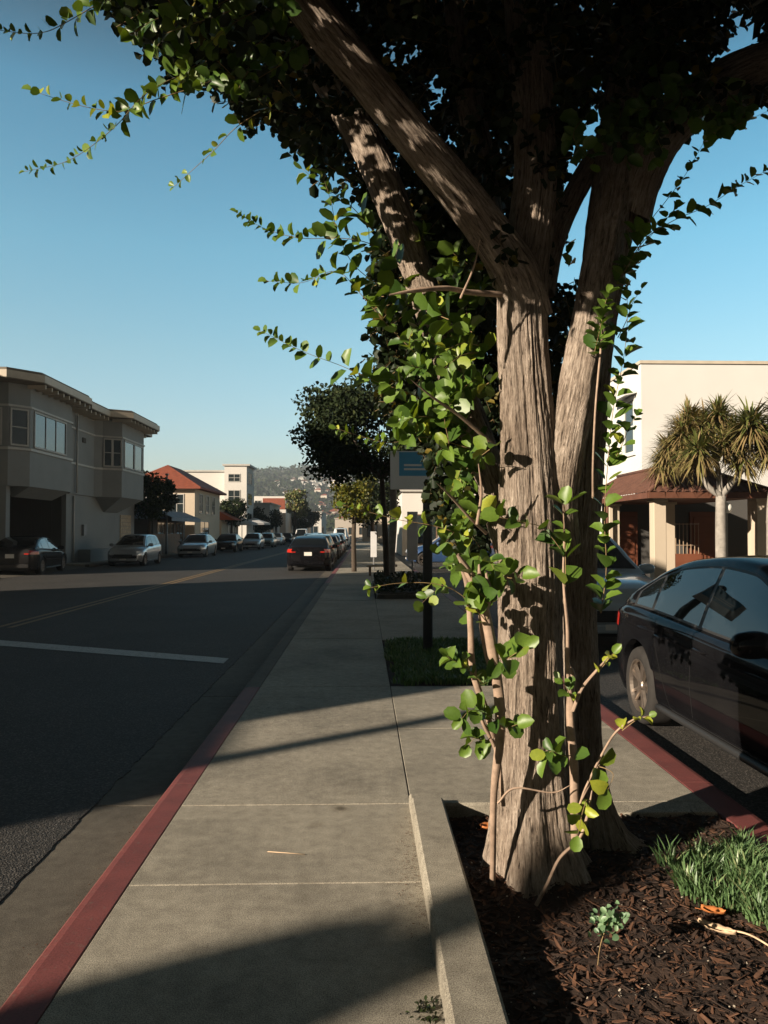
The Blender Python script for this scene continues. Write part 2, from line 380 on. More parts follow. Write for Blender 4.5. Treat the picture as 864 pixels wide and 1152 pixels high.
# red kerbs (left of the pavement and beside the parking lane)
kb = MB()
def kerb_run(mb, xa, xb, face, ys, z0=K-.15, z1=.0):
    """profile along Y with a rounded nose on the road side"""
    for a, b in zip(ys[:-1], ys[1:]):
        a += .003; b -= .003
        if face < 0: pr = [(xb,z0),(xb,z1-.004),(xb-.004,z1),(xa+.05,z1),(xa+.022,z1-.006),(xa+.006,z1-.022),(xa,z1-.05),(xa-.012,z0)]
        else: pr = [(xa,z0),(xa,z1-.004),(xa+.004,z1),(xb-.05,z1),(xb-.022,z1-.006),(xb-.006,z1-.022),(xb,z1-.05),(xb+.012,z0)]
        n = len(pr)
        mb.add([(p[0],a,p[1]) for p in pr]+[(p[0],b,p[1]) for p in pr],
               [tuple(range(n)), tuple(range(n,2*n))[::-1]]+[(i,i+n,(i+1)%n+n,(i+1)%n) for i in range(n)])
kerb_run(kb, -1.165, -1.0, -1, [-30,-12,-4,1.7,4.66,7.5]); struct('red_kerb', kb, M['red'])
kb = MB(); kerb_run(kb, -1.165, -1.0, -1, [7.5,10.6,14,18,22.6]); struct('kerb', kb, M['gutter'])
kb = MB(); kerb_run(kb, -1.165, -1.0, -1, [22.6,27,33,40,55,75,100,150,240]); struct('red_kerb', kb, M['red'])
kb = MB(); kerb_run(kb, 1.90, 2.10, 1, [-10,-3,1.2,4.6,7.6,10.6,14,18,24,30]); struct('red_kerb', kb, M['red'])
# kerb across the street
kb = MB(); kerb_run(kb, -12.7, -12.5, 1, [-30,-10,0,10,20,26]); kerb_run(kb, -12.7, -12.5, 1, [35.5,45,60,80,110,150,240]); struct('kerb', kb, M['gutter'])
lf = MB()
for a in range(-30, 240, 3):
    if not (25 < a < 34): lf.bbox(-16, a+.01, -.2, -12.70, a+2.99, 0, .01)
struct('pavement', lf, M['sidewalk'])
dw = MB(); dw.add([(-12.5,26,K+.008),(-12.5,35.5,K+.008),(-14.0,35.5,-.02),(-14.0,26,-.02),(-22,35.5,-.02),(-22,26,-.02)], [(0,1,2,3),(3,2,4,5)]); struct('driveway', dw, M['gutter'])
# pavement slabs
pv = MB(); J = [-30,-24,-18,-12,-6,-2.4,.4,1.95,3.33,4.28,5.9,7.52,9.1,10.85,12.6,14.6,16.8,19.2,22,25,28.5,32,37,43,50,60,75,100,140,200,240]
for a, b in zip(J[:-1], J[1:]):
    pv.bbox(-.996, a+.003, -.14, .257, b-.003, rnd.uniform(-.002, .0015), .003)
JR = [4.28,5.9,7.5,10.7,12.4,14.5,17.2]
for a, b in zip(JR[:-1], JR[1:]):
    x0 = .264 if a != 7.5 else 1.9
    pv.bbox(.264 if a != 7.5 else 1.55, a+.003, -.14, 1.895, b-.003, rnd.uniform(-.002, .0015), .003)
for a, b in ((22.5,26),(26,30),(30,36),(36,44),(44,60),(60,100),(100,240)): pv.bbox(.264, a+.004, -.14, 1.895, b-.004, 0, .007)
pv.box(1.6, 17.2, -.14, 1.895, 22.5, -.002)
struct('pavement', pv, M['sidewalk'])
bs = MB(); bs.box(-1.0, -30, -.2, 1.9, 240, -.142); bs.box(-.985, -30, -.142, .255, 4.27, -.005); bs.box(-.985, 4.3, -.142, 1.89, 7.5, -.005); bs.box(-.985,7.5,-.142,.25,240,-.005); bs.box(1.56,7.5,-.142,1.89,10.7,-.005); bs.box(.25,10.7,-.142,1.89,17.2,-.005)
struct('pavement_bed', bs, M['soil'])
# painted lines
wl = MB(); wl.add([(-1.72,9.55,K+.011),(-1.72,9.93,K+.011),(-6.0,11.95,K+.011),(-6.0,11.5,K+.011)], [(0,3,2,1)]); struct('white_stop_line', wl, M['whiteline'])
yl = MB()
for dx in (0, .22): yl.add([(-6.25+dx,13.2,K+.010),(-6.14+dx,13.2,K+.010),(-6.14+dx,240,K+.010),(-6.25+dx,240,K+.010)], [(0,1,2,3)])
yl.add([(-6.25,-30,K+.010),(-6.14,-30,K+.010),(-6.14,9.5,K+.010),(-6.25,9.5,K+.010)], [(0,1,2,3)])
struct('yellow_centre_line', yl, M['yellowline'])
# forecourt pavement right
fc = MB(); fc.bbox(5.9, 14, -.2, 16, 60, -.0, .01); struct('forecourt', fc, M['sidewalk'])

# ------------------------------------------------------------------ planter
pk = MB()
for a, b in ((-6,-2.5),(-2.5,1.0),(1.0,4.10)): pk.bbox(.25, a+.002, -.14, .42, b-.002, .10, .012)
pk.bbox(.25, 4.104, -.14, .75, 4.275, .06, .012); pk.bbox(.754, 4.104, -.14, 1.895, 4.275, .002, .006)
o = pk.build('planter_kerb', M['kerb']); tag(o, 'raised concrete kerb round the bare soil bed of the big tree', 'planter kerb')
so_ = MB()
def soilz(x, y):
    v = Vector((x, y, 0))
    return -.015+.03*noise.noise(v*2.2)+.014*noise.noise(v*9)+.008*noise.noise(v*31)+.05*math.exp(-((x-.85)**2+(y-3.3)**2)/.12)
nx, ny = 150, 300
so_.grid(lambda u, v: (.415+u*1.49, 1.2+v*2.91, soilz(.415+u*1.49, 1.2+v*2.91)), nx, ny)
so_.grid(lambda u, v: (.415+u*1.49, -6+v*7.2, soilz(.415+u*1.49, -6+v*7.2)), 20, 60)
o = so_.build('soil', M['soil'], smooth=True); tag(o, kind='structure')
# mulch chips: nobody could count them
ch = MB()
def chip(mb, x, y, z, s, el):
    q = Matrix.Rotation(rnd.uniform(0, 2*PI), 3, 'Z') @ Matrix.Rotation(rnd.gauss(0, .35), 3, 'X') @ Matrix.Rotation(rnd.gauss(0, .35), 3, 'Y')
    a, b, c = s*el, s*.5, s*.16
    bend = rnd.uniform(-.3, .3)*s
    pts = [(-a,-b*.6,0),(-a*.2,-b,bend*.3),(a,-b*.3,0),(a*.8,b*.5,0),(0,b,bend*.3),(-a*.9,b*.4,0)]
    vs = [q @ Vector(p)+Vector((x,y,z)) for p in pts]+[q @ Vector((p[0]*.9,p[1]*.9,p[2]+c))+Vector((x,y,z)) for p in pts]
    n = 6
    mb.add(vs, [tuple(range(n))[::-1], tuple(range(n,2*n))]+[(i,(i+1)%n,(i+1)%n+n,i+n) for i in range(n)])
for i in range(12000):
    x = rnd.uniform(.44, 1.88); y = rnd.uniform(2.0, 4.08)
    ch.mi = 0 if rnd.random() < .45 else 1
    if rnd.random() < .03: ch.mi = 2
    chip(ch, x, y, soilz(x, y)+.004, rnd.choice((.003,.005,.007,.009,.016))*rnd.uniform(.7, 1.2) if ch.mi < 2 else rnd.uniform(.004, .008), rnd.uniform(.8, 2.8) if ch.mi < 2 else .7)
o = ch.build('bark_mulch', [M['chip'], M['chip2'], M['pebble']]); tag(o, 'dark brown bark chips and litter covering the tree bed', 'mulch', kind='stuff')

# ------------------------------------------------------------------ leaves (numpy)
OUT8 = np.array([(0,0),(.29,.20),(.41,.52),(.30,.86),(0,1.0),(-.30,.86),(-.41,.52),(-.29,.20)])       # rounded, broadest above the middle
MID = np.array([(0,.33),(0,.66)])
def leaves_mesh(name, pos, dirv, nrm, size, tone, mat, parent, fold=.18, curl=.16, width=1.0, simple=False):
    """pos,dirv,nrm: (n,3); size (n,) leaf length; one mesh"""
    n = len(pos); pos = np.asarray(pos, float); d = np.asarray(dirv, float); d /= np.linalg.norm(d, axis=1)[:, None]+1e-9
    nm = np.asarray(nrm, float); nm = nm-(nm*d).sum(1)[:, None]*d; nm /= np.linalg.norm(nm, axis=1)[:, None]+1e-9
    s = np.cross(d, nm)
    if simple:
        tpl = np.array([(0,0),(.37,.32),(.33,.78),(0,1.0),(-.33,.78),(-.37,.32)]); zz = np.array([0,.14,.1,-.05,.1,.14]); faces = [(0,1,2,3),(0,3,4,5)]
    else:
        tpl = np.vstack([OUT8, MID]); zz = np.abs(tpl[:, 0])*fold/.4-curl*tpl[:, 1]**2*.8
        faces = [(0,1,8),(1,2,9,8),(2,3,4,9),(9,4,5,6),(8,9,6,7),(0,8,7)]
    m = len(tpl)
    jw = nr.uniform(.85, 1.15, n)*width
    cz = nr.uniform(.1, 2.3, n)
    V = pos[:, None, :]+size[:, None, None]*(s[:, None, :]*(tpl[None, :, 0:1]*jw[:, None, None])+d[:, None, :]*tpl[None, :, 1:2]+nm[:, None, :]*(zz[None, :, None]*cz[:, None, None]))
    V = V.reshape(-1, 3)
    lt = [len(f) for f in faces]; fl = np.array([i for f in faces for i in f])
    loops = (np.arange(n)[:, None]*m+fl[None]).reshape(-1)
    tot = np.tile(lt, n); st = np.concatenate([[0], np.cumsum(tot)[:-1]])
    me = bpy.data.meshes.new(name); me.vertices.add(len(V)); me.vertices.foreach_set('co', V.reshape(-1))
    me.loops.add(len(loops)); me.loops.foreach_set('vertex_index', loops)
    me.polygons.add(len(tot)); me.polygons.foreach_set('loop_start', st); me.polygons.foreach_set('loop_total', tot)
    me.update(calc_edges=True)
    at = me.attributes.new('tone', 'FLOAT', 'POINT'); at.data.foreach_set('value', np.repeat(tone, m).astype('f'))
    return link(name, me, mat, parent, smooth=not simple)

def rand_unit(n):
    v = nr.normal(size=(n, 3)); return v/np.linalg.norm(v, axis=1)[:, None]

def catmull(pts, per):
    pts = [Vector(p) for p in pts]; q = [pts[0]*2-pts[1]]+pts+[pts[-1]*2-pts[-2]]; out = []
    for i in range(1, len(q)-2):
        for k in range(per):
            t = k/per
            out.append(.5*((2*q[i])+(-q[i-1]+q[i+1])*t+(2*q[i-1]-5*q[i]+4*q[i+1]-q[i+2])*t*t+(-q[i-1]+3*q[i]-3*q[i+1]+q[i+2])*t**3))
    out.append(pts[-1]); return out

# ------------------------------------------------------------------ the big tree
tree = empty('street_tree', (.85, 3.3, 0)); tag(tree, 'big multi-stemmed tree with fibrous grey trunk and round leaves in the near planter bed', 'tree')
def tpar(o):
    o.matrix_parent_inverse = Matrix.Identity(4); o.parent = tree
    me = o.data; me.transform(Matrix.Translation((-.85, -3.3, 0))); return o

def bark_tube(name, pts, radii, seed, n=120, per=14, ridge=.012, mat=None, flare=None, twist=.5, vstep=None, knots=()):
    path = catmull(pts, per)
    rr = np.interp(np.linspace(0, len(pts)-1, len(path)), range(len(pts)), radii)
    vs = []; uv = []; up = None; dist = 0; n = n
    for i, p in enumerate(path):
        t = (path[min(i+1, len(path)-1)]-path[max(i-1, 0)]).normalized()
        if i: dist += (p-path[i-1]).length
        if up is None: up = Vector((1,0,0)) if abs(t.x) < .8 else Vector((0,1,0))
        a = (up-t*up.dot(t)).normalized(); b = t.cross(a); up = a
        for k in range(n+1):
            an = 2*PI*k/n; kk = k % n; an_ = 2*PI*kk/n
            ct, st = math.cos(an_+twist*dist), math.sin(an_+twist*dist)
            r = rr[i]
            lump = noise.noise(Vector((ct*1.6+seed, st*1.6, dist*1.3)))*.10 + noise.noise(Vector((ct*3.2+seed, st*3.2, dist*2.2)))*.05
            # long fibrous ridges
            q = Vector((ct*5.5+seed*2, st*5.5, dist*1.1)); rg = noise.noise(q)*.55
            q = Vector((ct*13+seed, st*13, dist*2.4)); rg += (.5-abs(noise.noise(q)))*1.0
            q = Vector((ct*30+seed, st*30, dist*6)); rg += (.5-abs(noise.noise(q)))*.5
            d = r*(1+lump)+ridge*(rg-.5)
            if flare: d += flare(an_, dist, p)
            vs.append(p+(a*math.cos(an_)+b*math.sin(an_))*d)
            uv.append((an/(2*PI)*2*PI*max(radii)*.9+seed, dist+seed*3))
    m = n+1; fs = [(i*m+k, i*m+k+1, (i+1)*m+k+1, (i+1)*m+k) for i in range(len(path)-1) for k in range(n)]
    me = bpy.data.meshes.new(name); me.from_pydata([tuple(v) for v in vs], [], fs)
    ul = me.uv_layers.new(name='UVMap'); li = np.array([l.vertex_index for l in me.loops]); ul.data.foreach_set('uv', np.array(uv)[li].reshape(-1))
    o = link(name, me, mat or M['bark'], None, True)
    return o
def px(*a):            # list of (px,py,Y) -> points
    return [P(*q) for q in a]
def rp(r, Y): return r*Y/F
YT = 3.42
def flare1(an, dist, p):
    h = max(0, p.z+.12)
    fl = .0
    for c, w_, s in ((0.3,.5,.22),(1.6,.4,.07),(3.0,.4,.08),(4.4,.45,.16),(5.4,.4,.22)):
        dd = (an-c+PI) % (2*PI)-PI; fl += s*math.exp(-(dd/w_)**2)
    return fl*math.exp(-h/.16)
# main trunk
base_z = -.12
b0 = P(600, 985, YT); b0.z = base_z
pts = [b0]+px((598,940,YT),(597,860,YT),(597,760,YT),(597,650,YT),(595,540,YT),(591,440,YT),(588,360,YT),(590,300,YT+.02),(600,220,YT+.06),(600,130,YT+.1),(592,30,YT+.1),(585,-90,YT+.1),(575,-230,YT+.1),(560,-380,YT+.1))
rad = [rp(r*.92, YT) for r in (58,49,42,38,37,35,31,31,30,27,26,25,23,18,10)]
tpar(bark_tube('trunk', pts, rad, 1.3, n=200, per=22, ridge=.014, flare=flare1, twist=.25))
# second trunk (right, behind)
Y2 = 3.74
b1 = P(668, 1000, Y2); b1.z = base_z
def flare2(an, dist, p):
    h = max(0, p.z+.12)
    fl = 0
    for c, w_, s in ((0.1,.5,.20),(5.6,.45,.16),(4.5,.35,.05),(1.2,.4,.05)):
        dd = (an-c+PI) % (2*PI)-PI; fl += s*math.exp(-(dd/w_)**2)
    return fl*math.exp(-h/.17)
pts = [b1]+px((663,940,Y2),(657,860,Y2),(654,760,Y2),(652,660,Y2),(655,570,Y2),(661,470,Y2),(670,380,Y2),(680,290,Y2),(693,210,Y2),(706,130,Y2+.05),(724,50,Y2+.1),(745,-40,Y2+.15),(770,-160,Y2+.2),(790,-300,Y2+.2))
rad = [rp(r, Y2) for r in (36,25,20,19,18,19,21,22,25,27,31,33,31,24,12)]
tpar(bark_tube('trunk', pts, rad, 4.1, n=180, per=22, ridge=.013, flare=flare2, twist=-.2))
# lit stem leaning up between the trunks
pts = px((640,620,3.50),(632,570,3.42),(637,510,3.38),(650,440,3.38),(663,370,3.40),(675,300,3.44),(690,220,3.56),(700,150,3.66))
tpar(bark_tube('limb', pts, [rp(r, 3.4) for r in (14,17,20,22,21,21,20,18)], 7.7, n=110, per=16, ridge=.009))
# big limb up left
pts = px((596,360,3.44),(580,310,3.38),(556,270,3.30),(515,215,3.2),(462,150,3.08),(410,85,2.98),(362,28,2.9),(315,-35,2.82),(240,-130,2.7),(150,-240,2.6))
tpar(bark_tube('limb', pts, [rp(r, 3.1) for r in (30,31,26,24,22,21,21,20,17,10)], 9.2, n=140, per=18, ridge=.010))
# left leaning limb behind
pts = px((585,640,3.55),(566,585,3.6),(550,530,3.65),(520,450,3.72),(488,360,3.8),(462,285,3.85),(436,215,3.9),(408,155,3.95),(365,85,4.0),(310,10,4.05),(250,-80,4.1))
tpar(bark_tube('limb', pts, [rp(r, 3.7) for r in (20,19,18,18,18,19,20,20,19,17,10)], 12.4, n=110, per=16, ridge=.010))
# right limb arching out
pts = px((706,250,3.62),(718,200,3.62),(742,150,3.6),(785,112,3.55),(835,85,3.5),(900,60,3.45),(980,20,3.4),(1060,-60,3.3))
tpar(bark_tube('limb', pts, [rp(r, 3.6) for r in (26,28,29,27,26,24,20,10)], 15.6, n=110, per=16, ridge=.010))
# crossing limb
pts = px((612,330,3.7),(624,270,3.75),(648,215,3.8),(680,160,3.85),(705,110,3.9),(720,40,3.95),(730,-60,4.0))
tpar(bark_tube('limb', pts, [rp(r, 3.8) for r in (12,12,12,13,13,12,8)], 18.9, n=70, per=12, ridge=.007))
pts = px((560,300,3.7),(548,230,3.8),(535,150,3.9),(520,60,4.0),(500,-60,4.1))
tpar(bark_tube('limb', pts, [rp(r, 3.8) for r in (15,16,16,15,10)], 21.9, n=70, per=12, ridge=.007))

# young stems at the foot of the tree
def stem(pts, rr, seed, name='sucker_stem', lab=None):
    r_ = random.Random(seed); pts = [(x+r_.uniform(-2.2,2.2), y+r_.uniform(-2,2), Y+r_.uniform(-.012,.012)) for x, y, Y in pts]
    rr = list(rr); rr[-1] *= .45; o = bark_tube(name, px(*pts), [rp(r*.66, 3.1) for r in rr], seed, n=22, per=8, ridge=.0015, mat=M['stem'])
    if lab: o['label'] = lab
    return tpar(o)
stem([(556,1004,3.26),(554,960,3.22),(557,890,3.15),(561,835,3.1),(562,790,3.08),(552,735,3.05),(541,680,3.02),(528,645,3.0),(516,625,2.98)], [5,5,6,8,9,9,8,7,6], 31)
stem([(556,830,3.14),(545,800,3.10),(534,755,3.06),(529,705,3.04),(527,665,3.02),(520,640,3.0)], [6,6,6,5,5,4], 32)
stem([(566,800,3.14),(558,765,3.1),(545,735,3.1),(541,700,3.08),(538,655,3.06)], [5,5,4,4,3], 33)
stem([(545,690,3.03),(548,665,3.0),(545,645,2.98)], [6,5,4], 34)
stem([(541,655,3.0),(540,635,2.98)], [5,3], 34.5)
stem([(566,905,3.2),(558,850,3.14),(543,812,3.1),(535,790,3.1)], [4,4,3,3], 35)
stem([(604,1016,3.04),(614,993,3.0),(632,965,3.0),(650,945,3.02),(660,920,3.03),(664,890,3.04)], [3,3,3,3,2.8,2.5], 36)
stem([(646,945,3.1),(645,900,3.1),(645,860,3.1),(643,800,3.1),(645,762,3.1),(640,745,3.1)], [7,8,8,7,6,3.5], 37)
stem([(644,800,3.08),(641,755,3.05),(638,710,3.02),(636,670,3.0),(634,640,2.99),(636,600,2.98),(635,568,2.97)], [3.5,3.5,3,2.5,2,1.6,1.2], 38)
stem([(646,800,3.06),(655,775,3.03),(672,755,3.0),(683,740,2.98)], [3.5,3,2.2,1.5], 39)
stem([(652,905,3.06),(662,880,3.03),(690,830,2.98),(712,812,2.95),(728,806,2.93)], [2.2,2,1.8,1.5,1], 40)
stem([(655,900,3.05),(672,862,3.03),(685,852,3.02)], [2,1.8,1.2], 41)
stem([(563,333,3.3),(530,328,3.2),(500,326,3.12),(470,328,3.05),(440,333,3.0)], [5.5,5,4.5,4,3], 42)
stem([(520,335,3.16),(533,300,3.1),(540,270,3.06)], [2,1.6,1.2], 43)
stem([(555,500,3.3),(520,470,3.2),(490,450,3.1),(462,425,3.0)], [3.5,3,2.2,1.3], 44)
stem([(548,600,3.3),(530,585,3.2),(508,560,3.1),(490,545,3.0)], [3.2,2.6,2,1.2], 45)
stem([(535,590,3.2),(540,555,3.15),(538,520,3.1)], [3,2.5,2], 46)
stem([(668,560,3.4),(668,520,3.3),(672,460,3.25),(678,390,3.25),(680,350,3.25)], [2.5,2,2,2,1.5], 47)
stem([(560,905,3.1),(580,885,3.06),(620,893,3.04),(640,885,3.04)], [2,1.8,1.5,1], 48)

# leafy shoots: polyline tip<-base with leaf pairs along
LP, LD, LN, LS, LT = [], [], [], [], []
tw = MB()
sun3 = np.array([-ldir.x, -ldir.y, -ldir.z])
def shoot(pts, s0, s1, gap=.75, r0=.0022, start=.0, tonebias=0, spread=1.0, skip=0):
    """pts in world, base->tip; s0/s1 leaf length at base/tip (m)"""
    path = catmull(pts, 6)
    tw.tube(path, [r0*(1-.65*i/(len(path)-1)) for i in range(len(path))], 5)
    seg = [0]
    for a, b in zip(path[:-1], path[1:]): seg.append(seg[-1]+(b-a).length)
    tot = seg[-1]; d = tot*start; side = 0
    while d < tot:
        f = d/tot; s = (s0+(s1-s0)*f**1.3)*rnd.uniform(.62, 1.22)
        i = max(0, min(len(path)-2, int(np.searchsorted(seg, d))-1)); p = path[i].lerp(path[i+1], (d-seg[i])/max(1e-6, seg[i+1]-seg[i])); t = (path[i+1]-path[i]).normalized()
        ang = side*PI*.5+rnd.uniform(-.5, .5); side = 1-side
        for sg in (1, -1):
            if rnd.random() < max(skip, .12): continue
            a = ang+(0 if sg > 0 else PI)+rnd.uniform(-.35, .35)
            u = t.orthogonal().normalized(); v = t.cross(u); o = u*math.cos(a)+v*math.sin(a)
            dr = (o*spread+t*rnd.uniform(.35, .9)+Vector((0,0,rnd.uniform(-.1,.35)))).normalized()
            nn = (t*rnd.uniform(.3,.9)-o*.2+Vector((0,0,.55))+Vector((-.35,-.5,.1))*rnd.uniform(.2,1.2)+Vector((rnd.gauss(0,.3),rnd.gauss(0,.3),rnd.gauss(0,.3))))
            pet = p+dr*s*.12
            LP.append(pet); LD.append(dr); LN.append(nn); LS.append(s*rnd.uniform(.85,1.1)); LT.append(min(.999, max(0, rnd.gauss(.42+tonebias, .22))))
        d += s*gap*rnd.uniform(.75, 1.3)
    LP.append(path[-1]); LD.append((path[-1]-path[-2]).normalized()); LN.append(Vector((rnd.gauss(0,1),-1,.6))); LS.append(s1); LT.append(.7)
def clear(x, y, dx, dy):
    for f in (0, .5, 1.0):
        X, Y = x+dx*f, y+dy*f
        if (425 < X < 478 and 495 < Y < 562) or (X < 505 and 560 < Y < 760): return False
    return True
def sh(pts, p0, p1, **k):
    pts = [(x, y, Y+(.42 if x < 545 and Y < 3.3 and y < 640 else 0)) for x, y, Y in pts]
    q = px(*pts); Ym = sum(a[2] for a in pts)/len(pts); shoot(q, p0*Ym/F, p1*Ym/F, **k)
# shoots that stand out against the sky on the left (base -> tip)
sh([(300,55,2.9),(215,80,2.8),(165,105,2.75),(130,142,2.7),(95,170,2.68),(68,184,2.66),(28,193,2.64)], 24, 7, gap=.7, start=.2)
sh([(230,95,2.8),(175,112,2.75),(140,125,2.72),(105,122,2.7),(70,113,2.68),(36,102,2.66)], 25, 12, tonebias=.2)
sh([(150,-20,2.8),(80,22,2.7),(45,37,2.65),(0,34,2.6),(-30,25,2.6)], 20, 8, start=.2)
sh([(320,110,2.9),(270,140,2.85),(240,170,2.8),(218,190,2.8),(196,210,2.8)], 22, 7, gap=1.3, start=.1, tonebias=.2, skip=.3)
sh([(450,300,3.05),(420,276,3.0),(385,268,2.95),(340,268,2.9),(300,258,2.88),(266,239,2.85)], 27, 8, gap=.6)
sh([(480,410,3.1),(440,370,3.05),(405,330,3.0),(378,305,2.98),(340,318,2.95),(300,316,2.92)], 30, 10, gap=.6)
sh([(510,480,3.1),(470,447,3.05),(425,430,3.0),(385,412,2.96),(340,395,2.93),(293,372,2.9)], 30, 9, gap=.7)
sh([(530,505,3.05),(480,492,3.0),(440,498,2.96),(410,492,2.93),(378,482,2.9)], 24, 9, gap=.8, tonebias=.2)
sh([(530,605,3.0),(490,592,2.95),(450,585,2.92),(415,576,2.9),(386,568,2.88)], 22, 8, gap=1.0, tonebias=.3)
sh([(548,700,3.0),(520,670,2.95),(490,657,2.92),(450,656,2.9),(417,661,2.88)], 22, 9, gap=1.2, tonebias=.3, skip=.25)
sh([(420,260,3.2),(395,232,3.1),(365,210,3.0),(340,190,2.95)], 26, 12)
sh([(440,330,3.05),(400,300,2.98),(380,262,2.95),(372,225,2.93),(360,190,2.9)], 26, 14)
# right side, against the sky
sh([(700,310,3.3),(725,270,3.2),(758,248,3.15),(795,232,3.1),(830,210,3.05),(862,192,3.0)], 26, 9, gap=.55)
sh([(712,300,3.3),(728,255,3.25),(750,225,3.2),(772,195,3.2),(800,145,3.2)], 18, 6, gap=1.1, skip=.3)
sh([(690,320,3.4),(712,290,3.35),(735,262,3.3),(760,235,3.3)], 24, 14)
sh([(780,120,3.4),(805,150,3.3),(830,140,3.25),(864,125,3.2)], 24, 14)
sh([(676,690,3.4),(682,640,3.38),(680,580,3.36),(684,520,3.36),(690,460,3.36),(702,400,3.36),(706,350,3.36),(704,300,3.36),(715,260,3.36)], 24, 18, gap=.62)
sh([(690,520,3.42),(700,500,3.38),(708,480,3.36),(716,468,3.35)], 20, 10)
sh([(695,380,3.42),(705,360,3.38),(712,340,3.36),(722,325,3.35)], 20, 10)
sh([(640,300,3.8),(636,260,3.8),(645,225,3.8),(650,200,3.8)], 18, 10)
# front shoots on and beside the trunk
sh([(636,660,2.98),(636,620,2.97),(634,590,2.96),(636,568,2.95)], 30, 22, gap=.8)
sh([(636,625,2.98),(612,595,2.95),(590,588,2.93),(562,582,2.92)], 30, 22, gap=.75)
sh([(560,640,3.1),(572,650,3.05),(588,648,3.0)], 28, 20, gap=.6)
sh([(560,740,3.05),(568,742,3.0),(580,735,2.96),(590,728,2.94)], 27, 20, gap=.42)
sh([(545,770,3.05),(520,748,3.0),(508,742,2.96),(503,738,2.95)], 20, 13, gap=.6, tonebias=.1)
sh([(556,810,3.05),(540,800,3.0),(528,800,2.97),(520,808,2.96)], 22, 16, gap=.5)
sh([(552,830,3.05),(545,835,3.0),(535,830,2.97),(528,838,2.96)], 22, 16, gap=.5)
sh([(560,812,3.05),(570,818,3.0),(582,815,2.97)], 24, 20, gap=.6)
sh([(645,850,3.05),(632,850,3.0),(620,845,2.97),(615,855,2.96)], 24, 20, gap=.5)
sh([(672,862,3.03),(682,865,3.0),(690,872,2.98),(684,888,2.96)], 28, 24, gap=.7, tonebias=.45)
sh([(660,900,3.03),(655,915,3.0),(650,940,2.98)], 22, 18, gap=.7, tonebias=.45)
sh([(700,822,2.96),(716,810,2.95),(730,805,2.93)], 14, 9, gap=.9, tonebias=.45)
sh([(672,757,3.0),(682,745,2.98),(690,735,2.96)], 18, 14, gap=.9, tonebias=.5)
sh([(645,790,3.05),(635,770,3.0),(628,762,2.98)], 16, 10, gap=.8, tonebias=.2)
sh([(668,400,3.3),(675,370,3.22),(680,345,3.2),(684,330,3.2)], 22, 12, gap=.4)
sh([(540,325,3.1),(528,300,3.05),(510,285,3.0)], 30, 22, gap=.7, tonebias=.3)
sh([(500,520,3.0),(505,500,2.95),(500,470,2.93),(505,440,2.92)], 30, 24, gap=.6)
for _ in range(22):       # thick growth along the left of the trunk
    y = rnd.uniform(330, 620); x = rnd.uniform(500, 560)
    dx = rnd.uniform(-90, -25); dy = rnd.uniform(-50, 50); Yb = rnd.uniform(2.95, 3.28)
    if not clear(x, y, dx, dy): continue
    sh([(x,y,Yb+.15),(x+dx*.5,y+dy*.5-6,Yb),(x+dx,y+dy,Yb-.12)], rnd.uniform(19,28), rnd.uniform(12,20), gap=.66, tonebias=rnd.uniform(-.1,.2))
for _ in range(15):
    y = rnd.uniform(300, 560); x = rnd.uniform(440, 540)
    dx = rnd.uniform(-40, 30); dy = rnd.uniform(-50, 40); Yb = rnd.uniform(3.5, 3.9)
    if not clear(x, y, dx, dy): continue
    sh([(x,y,Yb+.1),(x+dx*.5,y+dy*.5-6,Yb),(x+dx,y+dy,Yb-.08)], rnd.uniform(19,26), rnd.uniform(12,18), gap=.66)
for _ in range(10):
    y = rnd.uniform(560, 690); x = rnd.uniform(500, 560)
    dx = rnd.uniform(-45, 15); dy = rnd.uniform(-40, 30); Yb = rnd.uniform(3.0, 3.2)
    sh([(x,y,Yb+.1),(x+dx*.5,y+dy*.5-6,Yb),(x+dx,y+dy,Yb-.08)], rnd.uniform(20,28), rnd.uniform(12,20), gap=.8)
for _ in range(15):       # hanging sprigs along the underside of the crown
    x = rnd.uniform(120, 350); y = -60+rnd.random()*(60+max(30, (x-110)*.62)); Yb = rnd.uniform(2.5, 3.1)
    dx = rnd.uniform(-70, 10); dy = rnd.uniform(5, 55)
    sh([(x,y,Yb+.1-.42),(x+dx*.5,y+dy*.4,Yb-.42),(x+dx,y+dy,Yb-.1-.42)], rnd.uniform(20,27), rnd.uniform(12,18), gap=.6, tonebias=rnd.uniform(-.4,.1))
for _ in range(9):
    x = rnd.uniform(640, 860); y = rnd.uniform(90, 150)+max(0, (700-x))*.8; Yb = rnd.uniform(3.2, 3.6)
    sh([(x,y-25,Yb+.1),(x+rnd.uniform(-15,25),y,Yb),(x+rnd.uniform(-25,40),y+rnd.uniform(10,40),Yb-.1)], 24, 15, gap=.6, tonebias=-.3)
o = tw.build('twigs', M['twig'], None, True); tpar(o); o['kind'] = 'stuff'
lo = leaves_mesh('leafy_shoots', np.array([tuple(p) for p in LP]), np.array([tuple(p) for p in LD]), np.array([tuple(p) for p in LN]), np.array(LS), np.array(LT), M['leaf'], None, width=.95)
tpar(lo); lo['label'] = 'sunlit green side shoots'; lo['kind'] = 'stuff'

